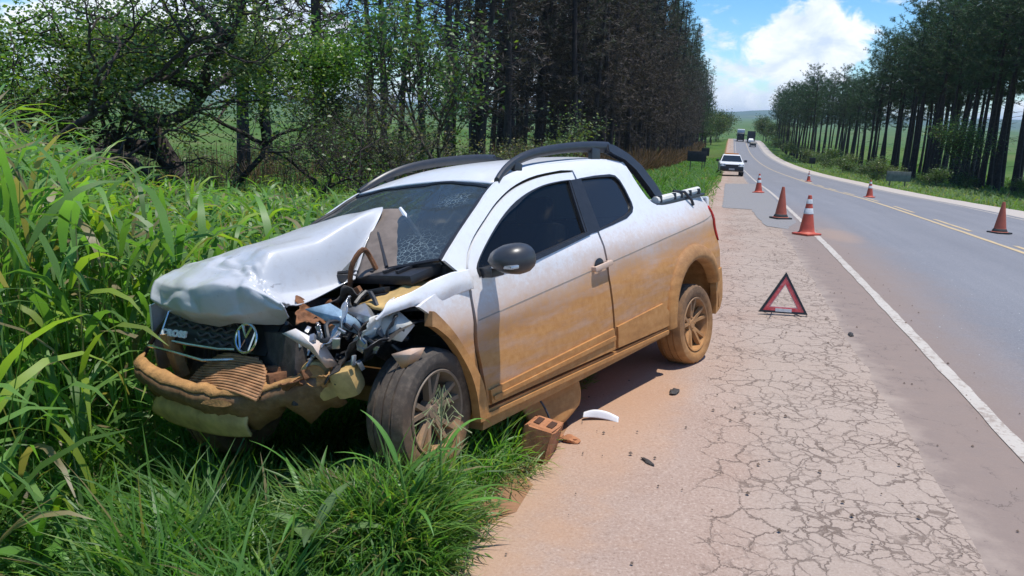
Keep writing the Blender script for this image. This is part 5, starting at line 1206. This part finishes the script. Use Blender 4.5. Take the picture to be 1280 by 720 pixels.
# --- single broad-leaved grass plants that can be told apart
def grass_plant(x, y, h, nl, lw, seed, label, base=(.085, .20, .035), spread=.45, seed_head=False, lean=(0, 0)):
    q = np.random.RandomState(seed); z = float(gz(x, y)); root = empty('grass_plant', (x, y, z)); tag(root, label, 'plant')
    bm = bmesh.new(); top = (lean[0] * h, lean[1] * h, h * .62); add_tube(bm, [(0, 0, -.05), (top[0] * .4, top[1] * .4, h * .3), top], [.011, .009, .005], 7); bm_obj('stem', bm, simple('green stem', (.13, .25, .05), .5), root)
    for i in range(nl):
        f = (i + .6) / nl; a0 = i * 2.5 + q.uniform(-.5, .5); seg = 10; t = np.linspace(0, 1, seg + 1)
        L_ = h * q.uniform(.5, .85) * (1.1 - .45 * f); ang = q.uniform(.12, .4) + spread * (.4 + .6 * (1 - f)) + q.uniform(.6, 2.0) * t ** 1.6
        r_ = np.concatenate([[0], np.cumsum(np.sin(ang[1:]) * L_ / seg)]); hh = np.concatenate([[0], np.cumsum(np.cos(ang[1:]) * L_ / seg)])
        hw = lw * q.uniform(.7, 1.15) / 2 * np.minimum(1, .35 + 2.2 * t) * (1 - t ** 2.4) + .0006
        fz = .35 * hw * (1 - .5 * t)                                   # raised margins: a keeled blade
        cxy = np.array([math.cos(a0), math.sin(a0)]); sxy = np.array([-math.sin(a0), math.cos(a0)])
        b0 = np.array([top[0], top[1]]) * f; zz = h * .62 * f * .95
        rip = 1 + .05 * np.sin(t * 22 + seed)
        mid = np.stack([b0[0] + r_ * cxy[0], b0[1] + r_ * cxy[1], zz + hh], 1)
        e1 = mid + np.stack([sxy[0] * hw * rip, sxy[1] * hw * rip, fz], 1); e2 = mid - np.stack([sxy[0] * hw * rip, sxy[1] * hw * rip, -fz], 1)
        V = np.stack([e1, mid, e2], 1).reshape(-1, 3); k = np.arange(seg) * 3
        Fq = np.concatenate([np.stack([k, k + 1, k + 4, k + 3], 1), np.stack([k + 1, k + 2, k + 5, k + 4], 1)])
        cc = np.array(base) * q.uniform(.75, 1.3); C = np.tile(cc, (len(V), 1)); C[1::3] *= 1.35
        np_mesh('leaf', V, Fq, m_leaf, root, colr=C)
    if seed_head:
        bm = bmesh.new(); add_tube(bm, [top, (top[0] * 1.2, top[1] * 1.2, h)], .003, 5)
        for k in range(26):
            zz = h * (.70 + .30 * k / 26); a = k * 2.4; r_ = .11 * (1.15 - k / 26)
            add_tube(bm, [(top[0], top[1], zz), (top[0] + r_ * .6 * math.cos(a), top[1] + r_ * .6 * math.sin(a), zz + .06), (top[0] + r_ * math.cos(a), top[1] + r_ * math.sin(a), zz + .03)], [.0016, .0016, .0035], 4)
        bm_obj('seed_head', bm, simple('pale seed head', (.24, .26, .12), .8), root)
    return root
HAZE = 1.0e-4
plants = [(-1.16, 2.92, .50, 6, .022, 1, 'young upright grass plant under the torn front bumper', False, (.1, 0)),
          (-.80, 2.86, .72, 6, .028, 2, 'bright green maize-like plant with arching blades in front of the bumper corner', False, (.05, -.05)),
          (-.36, 2.80, .66, 7, .036, 3, 'tall broad-bladed grass plant in front of the front wheel', False, (-.1, 0)),
          (-.27, 2.93, .62, 4, .022, 4, 'slender grass with a feathery seed head against the front wheel', True, (0, 0)),
          (-1.98, 2.86, .66, 9, .075, 5, 'large drooping broad-leaved plant at the bottom left corner', False, (.05, 0)),
          (-.72, 2.62, .52, 9, .070, 6, 'dusty broad-leaved plant drooping beside the sandy edge at the bottom of the photo', False, (0, 0))]
for (x, y, h, nl, lw, sd_, lab, sh_, ln) in plants:
    grass_plant(x, y, h, nl, lw, sd_, lab, seed_head=sh_, lean=ln, base=(.10, .16, .06) if sd_ == 6 else (.085, .20, .035), spread=.75 if sd_ in (5, 6) else .4)

# ------------------------------------------------------------------ trees
def tubes_np(segs, n=6):
    """segs: list of (points (k,3), radii (k)); all joined"""
    V, Fq = [], []; o = 0
    for P, r_ in segs:
        P = np.asarray(P, float); k = len(P); T = np.gradient(P, axis=0); T /= np.linalg.norm(T, axis=1)[:, None] + 1e-9
        ref = np.where(np.abs(T[:, 2:3]) < .9, np.array([[0, 0, 1.]]), np.array([[1., 0, 0]])); U = np.cross(T, ref); U /= np.linalg.norm(U, axis=1)[:, None] + 1e-9; W_ = np.cross(T, U)
        a = np.arange(n) * 2 * math.pi / n
        R_ = P[:, None] + (U[:, None] * np.cos(a)[None, :, None] + W_[:, None] * np.sin(a)[None, :, None]) * np.asarray(r_)[:, None, None]
        V.append(R_.reshape(-1, 3)); i = np.arange(k - 1)[:, None] * n; j = np.arange(n)[None]; j2 = (j + 1) % n
        Fq.append((np.stack([i + j, i + j2, i + n + j2, i + n + j], -1)).reshape(-1, 4) + o); o += k * n
    return np.concatenate(V), np.concatenate(Fq)
def make_pine(seed, H, cb, Rc, brown, flat=False, dens=1.0, lowdead=True, thick=1.0):
    q = np.random.RandomState(seed); root = empty('pine_tree')
    bend = q.normal(0, .012, 2) * H; t = np.linspace(0, 1, 9)
    tr = np.stack([bend[0] * t ** 2 + .08 * np.sin(t * 7 + seed), bend[1] * t ** 2 + .08 * np.cos(t * 6 + seed), t * H - .3], 1)
    r0 = .0088 * H * q.uniform(.9, 1.15) * thick
    segs = [(tr, r0 * (1 - .86 * t) * (1 + .25 * np.exp(-t * 22)))]
    TP, TD, TB = [], [], []
    zs = np.arange(cb * H, H * .985, .62)
    for z in zs:
        f = (z - cb * H) / (H * (1 - cb)); prof = (math.sin(math.pi * min(1, .22 + f * .62)) if flat else (1 - f) ** .62 * (.55 + .45 * min(1, f * 4)))
        for k in range(q.randint(4, 6)):
            if q.rand() < .15: continue
            L_ = Rc * prof * q.uniform(.55, 1.2) + .25; a = q.uniform(0, 6.28); up = q.uniform(-.10, .35) + .35 * f
            base = np.array([np.interp(z, tr[:, 2], tr[:, 0]), np.interp(z, tr[:, 2], tr[:, 1]), z + q.uniform(-.25, .25)])
            u = np.linspace(0, 1, 4)[:, None]; d = np.array([math.cos(a), math.sin(a), up])
            B_ = base + u * d * L_ + np.array([0, 0, -.18 * L_]) * u * (1 - u) * 2 + np.array([0, 0, .10 * L_]) * u ** 3
            segs.append((B_, np.array([.035, .026, .018, .008]) * (1 - .4 * f)))
            nt = max(2, int(L_ * 3.4 * dens))
            for m_ in range(nt):
                uu = q.uniform(.30, 1.0); p = np.array([np.interp(uu, u[:, 0], B_[:, c]) for c in range(3)]) + q.normal(0, .16, 3) * np.array([1, 1, .7])
                TP.append(p); TD.append(d + q.normal(0, .5, 3)); TB.append(f)
    if lowdead:                                                         # dead snags below the crown
        for z in np.arange(.12 * H, cb * H, .7):
            for k in range(q.randint(0, 3)):
                a = q.uniform(0, 6.28); L_ = q.uniform(.5, 2.2); d = np.array([math.cos(a), math.sin(a), q.uniform(-.35, .3)])
                base = np.array([np.interp(z, tr[:, 2], tr[:, 0]), np.interp(z, tr[:, 2], tr[:, 1]), z]); u = np.linspace(0, 1, 3)[:, None]
                segs.append((base + u * d * L_ + np.array([0, 0, -.15]) * u ** 2, np.array([.022, .015, .006])))
    V, Fq = tubes_np(segs, 6); np_mesh('trunk', V, Fq, m_bark, root)
    TP, TD, TB = np.array(TP), np.array(TD), np.array(TB); nb = 8; n = len(TP)
    D = TD[:, None] / (np.linalg.norm(TD, axis=1)[:, None, None]) * .7 + q.normal(size=(n, nb, 3)) * np.array([.75, .75, .6]); D /= np.linalg.norm(D, axis=2)[..., None]
    L_ = q.uniform(.26, .52, (n, nb))[..., None]; S_ = np.cross(D, q.normal(size=(n, nb, 3))); S_ /= np.linalg.norm(S_, axis=2)[..., None] + 1e-9
    c0 = TP[:, None] + S_ * .028; c1 = TP[:, None] - S_ * .028; c2 = TP[:, None] + D * L_
    V = np.stack([c0, c1, c2], 2).reshape(-1, 3); Fq = np.arange(len(V)).reshape(-1, 3)
    gcol = np.array([.052, .110, .050]); bcol = np.array([.080, .066, .060])
    cl = q.rand(n); bro = np.clip(brown * 1.5 * (1.25 - TB) + .5 * (cl - .5), 0, 1)[:, None]; sh_ = q.uniform(.6, 1.35, (n, 1))
    C = (gcol * (1 - bro) + bcol * bro) * sh_; C = np.repeat(C[:, None], nb * 3, 1).reshape(-1, 3)
    np_mesh('crown', V, Fq, m_needle, root, smooth=False, colr=C)
    return root
ROADANG = -TH
def plant_rows(protos, rows, label_fn, group, seedv, skip=None):
    q = random.Random(seedv); used_ = set(); cnt = 0
    for (w0, s0, s1, ds, ph) in rows:
        s = s0 + ph
        while s < s1:
            ss_ = s + q.uniform(-.5, .5) * ds * .5; ww = w0 + q.uniform(-.5, .5); s += ds * (1 + max(0, s - 110) / 160.)
            if skip and skip(ss_, ww): continue
            k = q.randrange(len(protos)); src = protos[k]
            if k not in used_: o = src; used_.add(k)
            else: o = copy_tree(src)
            o.location = P_sw(ss_, ww, 0); g_ = q.uniform(.88, 1.10) * (.84 if ww > 0 and ss_ > 140 else 1); o.scale = (g_ * q.uniform(.92, 1.1), g_ * q.uniform(.92, 1.1), g_); o.rotation_euler = (q.gauss(0, .02), q.gauss(0, .02), q.uniform(0, 6.28))
            tag(o, label_fn(ss_, ww), 'pine tree', group); cnt += 1
    return cnt
left = [make_pine(200 + k, 25.5 + (k % 3), (.14, .20, .10, .18, .24)[k % 5], 2.3 + .2 * (k % 3), (.85, .8, .9, .7, .55)[k % 5]) for k in range(5)]
leftopen = [make_pine(220 + k, 22 + k, .15, 1.9, .6, dens=.75) for k in range(2)]
def lab_left(s, w):
    if s < 44: return 'pine with a dark bare trunk in the thin near end of the left plantation'
    return ('scorched brown pine in the front row of the left plantation' if w > -12.3 else 'scorched brown pine deep in the left plantation')
n1_ = plant_rows(leftopen, [(-17.0, 18, 40, 4.6, 0), (-20.5, 22, 46, 5.4, 1), (-13.6, 27, 42, 4.4, 0)], lab_left, 'pines in the left plantation', 3)
n1_ += plant_rows(left, [(-11.0, 42, 300, 3.0, 0), (-14.0, 36, 270, 3.2, 1.4), (-17.0, 40, 150, 3.5, .6), (-20.2, 46, 120, 4.0, 1.2)], lab_left, 'pines in the left plantation', 5)
right = [make_pine(300 + k, 20 + 1.3 * (k % 3), (.46, .52, .42, .5, .56)[k], 3.1 + .25 * (k % 2), (.18, .12, .3, .2, .10)[k], flat=True, dens=1.5, thick=1.35) for k in range(5)]
def lab_right(s, w):
    if s > 148: return 'dark green pine in the far block beyond the bend on the right'
    return ('dark pine with a tall bare trunk in the front row right of the road' if w < 22.7 else 'dark pine with a tall bare trunk in the back rows right of the road')
gap = lambda s, w: 137 < s < 147
n2_ = plant_rows(right, [(21.0, 42, 240, 3.3, 0), (24.4, 40, 200, 3.7, 1.2), (28, 40, 150, 4.0, .5), (13.2, 152, 285, 3.4, .3)], lab_right, 'pines right of the road', 9, gap)
# --- branching broad-leaved trees and shrubs
def make_tree(name, seed, H, spread, levels, nleaf, leaf, base, trunkr, crooked=.35, forks=3, bark=None, leafstart=2, lean=(0, 0), first=.25, up=.5, patch=0.0, bare=0.0):
    q = np.random.RandomState(seed); root = empty(name); segs = []; tips = []
    def grow(p, d, L_, r_, lev):
        n = 6; P = [p]; dd = d
        for i in range(n):
            dd = dd + q.normal(0, crooked / n ** .5, 3) + np.array([0, 0, up * .10]); dd /= np.linalg.norm(dd); P.append(P[-1] + dd * L_ / n)
        P = np.array(P); segs.append((P, np.linspace(r_, r_ * .62, n + 1)))
        if lev >= leafstart: tips.extend([(P[i], lev) for i in range(2, n + 1)])
        if lev == levels: return
        for k in range(forks + (q.rand() < .4)):
            i = q.randint(3, n + 1) if k else n; a = q.uniform(0, 6.28); o_ = np.array([math.cos(a), math.sin(a), q.uniform(-.25, .5)])
            nd = dd * q.uniform(.35, .8) + o_ * spread; nd /= np.linalg.norm(nd)
            grow(P[i], nd, L_ * q.uniform(.58, .85), r_ * .60 * q.uniform(.8, 1.1), lev + 1)
    d0 = np.array([lean[0], lean[1], 1.]); d0 /= np.linalg.norm(d0)
    grow(np.array([0, 0, -.15]), d0, H * first, trunkr, 0)
    top = max(s_[0][:, 2].max() for s_ in segs); k_ = H / top
    segs = [(P * k_, r_) for P, r_ in segs]; TP = np.array([t_[0] for t_ in tips]) * k_
    V, Fq = tubes_np(segs, 6); np_mesh('trunk', V, Fq, bark or m_bark2, root)
    if nleaf:
        wgt = np.ones(len(TP))
        if patch: wgt = np.clip(vnoise(TP[:, 0] * .9 + seed, TP[:, 2] * .9) + .15, .02, 1)
        if bare: wgt = wgt * np.where(TP[:, 2] > bare * H, 1, .04)
        i = q.choice(len(TP), nleaf, p=wgt / wgt.sum()); sg = H * .028 + leaf
        P = TP[i] + q.normal(0, 1, (nleaf, 3)) * sg
        V, Fq, C = leafcloud(P, leaf, q, base, .45, .16, up=.5)
        np_mesh('crown', V, Fq, m_leaf, root, smooth=False, colr=C)
    return root
def at_px(u, d):                                   # direction through photo column u, d metres out
    a = math.atan((u - 640) / 950. / math.cos(pitch) * .99); return d * math.sin(a), d * math.cos(a)
def put(o, u, d, rz, label, cat='tree', group=None, dz=0.0):
    x, y = at_px(u, d); o.location = (x, y, float(gz(x, y)) + dz); o.rotation_euler = (0, 0, rz); tag(o, label, cat, group); return o
G1, G2, G3 = (.115, .22, .045), (.070, .125, .040), (.115, .165, .050)
put(make_tree('gnarled_tree', 412, 6.3, 1.0, 5, 30000, .085, G1, .30, .6, 3, m_bark, 3, (.25, .0), .13, .20, .6, .40), 228, 18.5, .6, 'dark gnarled spreading tree with a forked trunk behind the tall grass')
put(make_tree('gnarled_tree', 431, 5.9, .85, 5, 20000, .08, (.10, .155, .055), .13, .6, 3, m_bark, 3, (-.3, .1), .20, .3, .5, .42), 95, 17.5, 2.1, 'thin-branched greyish tree at the left edge, crown against the sky')
put(make_tree('gnarled_tree', 436, 5.4, .9, 5, 18000, .085, (.13, .20, .04), .15, .6, 3, m_bark, 3, (.3, -.1), .2, .25, .5, .36), 330, 20.5, 4.0, 'gnarled tree with yellow-green leaves against the first pine trunks')
put(make_tree('bare_shrub', 452, 3.4, .7, 5, 1500, .07, G2, .055, .5, 3, m_bark, 3, (0, 0), .22, .5), 391, 15.5, 1.0, 'mostly bare dark shrub rising from the low grass left of the truck roof', 'shrub')
put(make_tree('bare_shrub', 457, 3.6, .7, 5, 3400, .075, (.085, .105, .05), .06, .5, 4, m_bark2, 2, (0, 0), .2, .5), 452, 19, 2.0, 'greyish olive twiggy shrub between the bare shrub and the saplings', 'shrub')
put(make_tree('sapling', 471, 5.6, .42, 4, 1700, .13, (.085, .165, .05), .07, .3, 3, m_bark2, 2, (.02, 0), .34, .9), 497, 20.5, .3, 'slim leafy sapling, left one of the pair above the truck windshield')
put(make_tree('sapling', 476, 6.2, .45, 4, 2100, .13, (.09, .16, .055), .08, .3, 3, m_bark2, 2, (0, 0), .34, .9), 572, 21.0, 1.3, 'tall leafy sapling, right one of the pair above the truck roof')
put(make_tree('sapling', 481, 4.2, .5, 4, 1200, .12, (.065, .13, .045), .06, .3, 3, m_bark2, 2, (0, 0), .3, .9), 534, 22.5, 2.3, 'darker low sapling between the two tall ones')
put(make_tree('round_shrub', 491, 3.7, .6, 4, 2600, .13, (.105, .150, .06), .05, .3, 4, m_bark2, 1, (0, 0), .25, .8), 690, 34, .8, 'pale round shrub alone in front of the scorched pines, above the roof rail', 'shrub')
q = random.Random(31)
und = [make_tree('undergrowth_shrub', 500 + k, 2.6, .75, 4, 1900, .10, ((.075, .10, .035), (.06, .11, .03), (.11, .12, .05))[k], .035, .45, 4, m_bark2, 1, (0, 0), .25, .5) for k in range(3)]
ul = ['low dull green shrub in the undergrowth below the gnarled trees', 'low dark green shrub in the undergrowth behind the truck', 'low dry olive shrub in the undergrowth behind the truck']
firstu = set()
for k, (u, d) in enumerate([(60, 25), (130, 27), (300, 30), (420, 27), (470, 24), (515, 26), (555, 25), (600, 26), (630, 28), (660, 36), (20, 22), (380, 31), (440, 30), (590, 32)]):
    i = k % 3; o = und[i] if i not in firstu else copy_tree(und[i]); firstu.add(i)
    put(o, u, d, q.uniform(0, 6), ul[0] if u < 380 else ul[1 if i < 2 else 2], 'shrub', 'undergrowth shrubs left of the road'); o.scale = (q.uniform(.8, 1.3), q.uniform(.8, 1.3), q.uniform(.6, 1.0))
rb_ = [make_tree('verge_bush', 520 + k, 3.2, .8, 4, 2600, .16, ((.075, .13, .04), (.11, .155, .06), (.065, .11, .04))[k], .05, .4, 4, m_bark2, 1, (0, 0), .22, .5) for k in range(3)]
firstu = set(); rl_ = ['dark green bush in the right verge in front of the pines', 'olive green bush in the right verge in front of the pines', 'low dark bush at the foot of the pines right of the road']
for k, (s, w, sc_) in enumerate([(66, 15.2, .7), (78, 13.2, .8), (88, 14, .95), (104, 12.8, .9), (112, 14.5, 1.0), (125, 13, .9), (135, 15, 1.3), (150, 12.8, 1.1), (165, 14, 1.2), (185, 13, 1.3), (205, 13.5, 1.4), (230, 13, 1.5), (250, 12.5, 1.5), (45, 18.5, .5), (52, 20.2, .5), (60, 20.0, .6), (41, 20.5, .5), (72, 19, .6)]):
    i = k % 3; o = rb_[i] if i not in firstu else copy_tree(rb_[i]); firstu.add(i)
    o.location = P_sw(s, w, 0); o.rotation_euler = (0, 0, q.uniform(0, 6)); o.scale = (sc_ * 1.15, sc_ * 1.15, sc_ * .85); tag(o, rl_[i], 'bush', 'bushes in the right verge')
o = make_tree('small_tree', 541, 6.4, .62, 4, 4200, .17, (.085, .16, .05), .09, .3, 4, m_bark2, 2, (0, 0), .40, .6); o.location = P_sw(72, 19.0, 0); tag(o, 'light green small tree with a flat crown among the right-hand pine trunks', 'tree')
far_ = [make_tree('roadside_tree', 551 + k, 8.5, .6, 4, 3600, .32, ((.05, .095, .035), (.065, .10, .035))[k], .14, .35, 4, m_bark2, 2, (0, 0), .3, .6) for k in range(2)]
firstu = set()
for k, (s, w) in enumerate([(232, -8.5), (250, -7.5), (266, -8), (280, -6.5), (292, -7), (305, -6), (320, -8), (270, 13), (284, 11.5), (296, 11), (308, 10.5), (320, 12), (335, 13), (262, 15), (345, -7), (276, -10)]):
    i = k % 2; o = far_[i] if i not in firstu else copy_tree(far_[i]); firstu.add(i); o.location = P_sw(s, w, 0); o.rotation_euler = (0, 0, q.uniform(0, 6)); g_ = q.uniform(.9, 1.3) * (1.1 if w < 0 else .9); o.scale = (g_,) * 3
    tag(o, 'far roadside tree at the end of the road on the ' + ('left' if w < 0 else 'right'), 'tree', 'far trees at the end of the road')
for k, (s, w) in enumerate([(218, -9.2), (236, -8.6), (252, -9.5), (272, -8.4), (262, -11)]):
    o = copy_tree(right[k % 5]); o.location = P_sw(s, w, 0); o.scale = (.62, .62, .62 + .05 * k); tag(o, 'shorter dark green conifer past the end of the left plantation', 'pine tree', 'short conifers past the left plantation')
# --- dry brown brush along the foot of the left plantation
n = 26000; s = 26 + 200 * rs.rand(n) ** 1.7; w = -8.3 - np.abs(rs.normal(0, 1.0, n)) * 1.3 - .5; x, y = to_xy(s, w); z = gz_sw(s, w)
V, Fq, C = blades(x, y, z, rs.uniform(.6, 2.3, n) * (1 + .4 * vnoise(s * .3, w, 111)), .022 * (1 + s / 40.) * rs.uniform(.6, 1.4, n), rs.uniform(0, 6.28, n), rs.uniform(0, .5, n), rs.uniform(-.2, 1.0, n), 2, cols(rs, n, (.105, .072, .048), .45, .1), prof=np.array([1, .7, .3]))
tag(np_mesh('dry_brush', V, Fq, m_dry, colr=C), kind='stuff')
n = 5000; d = rs.uniform(17, 30, n); u = rs.uniform(-20, 640, n); a = np.arctan((u - 640) / 950.); x, y = d * np.sin(a), d * np.cos(a); z = gz(x, y)
V, Fq, C = blades(x, y, z, rs.uniform(.5, 1.9, n), .018 * rs.uniform(.6, 1.6, n), rs.uniform(0, 6.28, n), rs.uniform(0, .8, n), rs.uniform(-.3, 1.0, n), 2, cols(rs, n, (.10, .075, .05), .4, .2), prof=np.array([1, .7, .3]))
tag(np_mesh('dry_twigs', V, Fq, m_dry, colr=C), kind='stuff')
# front-row pines can be counted from the near end
def ordinals(test, key, fmt, nmax):
    L_ = sorted([o for o in col.objects if o.get('category') == 'pine tree' and test(o)], key=key)
    W_ = ['first', 'second', 'third', 'fourth', 'fifth', 'sixth', 'seventh', 'eighth', 'ninth', 'tenth', 'eleventh', 'twelfth', 'thirteenth', 'fourteenth', 'fifteenth', 'sixteenth', 'seventeenth', 'eighteenth']
    for o, n_ in zip(L_[:nmax], W_): o['label'] = fmt % n_
ordinals(lambda o: o['label'].startswith('pine with a dark bare'), lambda o: o.location.x / o.location.y, 'dark bare-trunked pine, %s from the left in the thin near end of the left plantation', 18)
ordinals(lambda o: 'front row right' in o['label'], lambda o: to_sw(o.location.x, o.location.y)[0], 'dark bare-trunked pine, %s from the near end of the front row on the right', 18)
ordinals(lambda o: 'front row of the left' in o['label'], lambda o: to_sw(o.location.x, o.location.y)[0], 'scorched brown pine, %s from the near end of the left front row', 10)
# ------------------------------------------------------------------ air: pale haze that fades the far hills
hz = bpy.data.materials.new('pale haze'); hz.use_nodes = True; t = hz.node_tree; t.nodes.clear()
o_ = N(t, 'ShaderNodeOutputMaterial'); pv = N(t, 'ShaderNodeVolumePrincipled'); pv.inputs['Color'].default_value = (.62, .80, 1, 1); pv.inputs['Density'].default_value = HAZE; LK(t, pv.outputs[0], o_.inputs['Volume'])
if HAZE > 0:
    bm = bmesh.new(); add_box(bm, (0, 0, 64), (32000, 32000, 172)); ho = bm_obj('haze', bm, hz); tag(ho, kind='stuff')
print('pines', n1_, n2_)
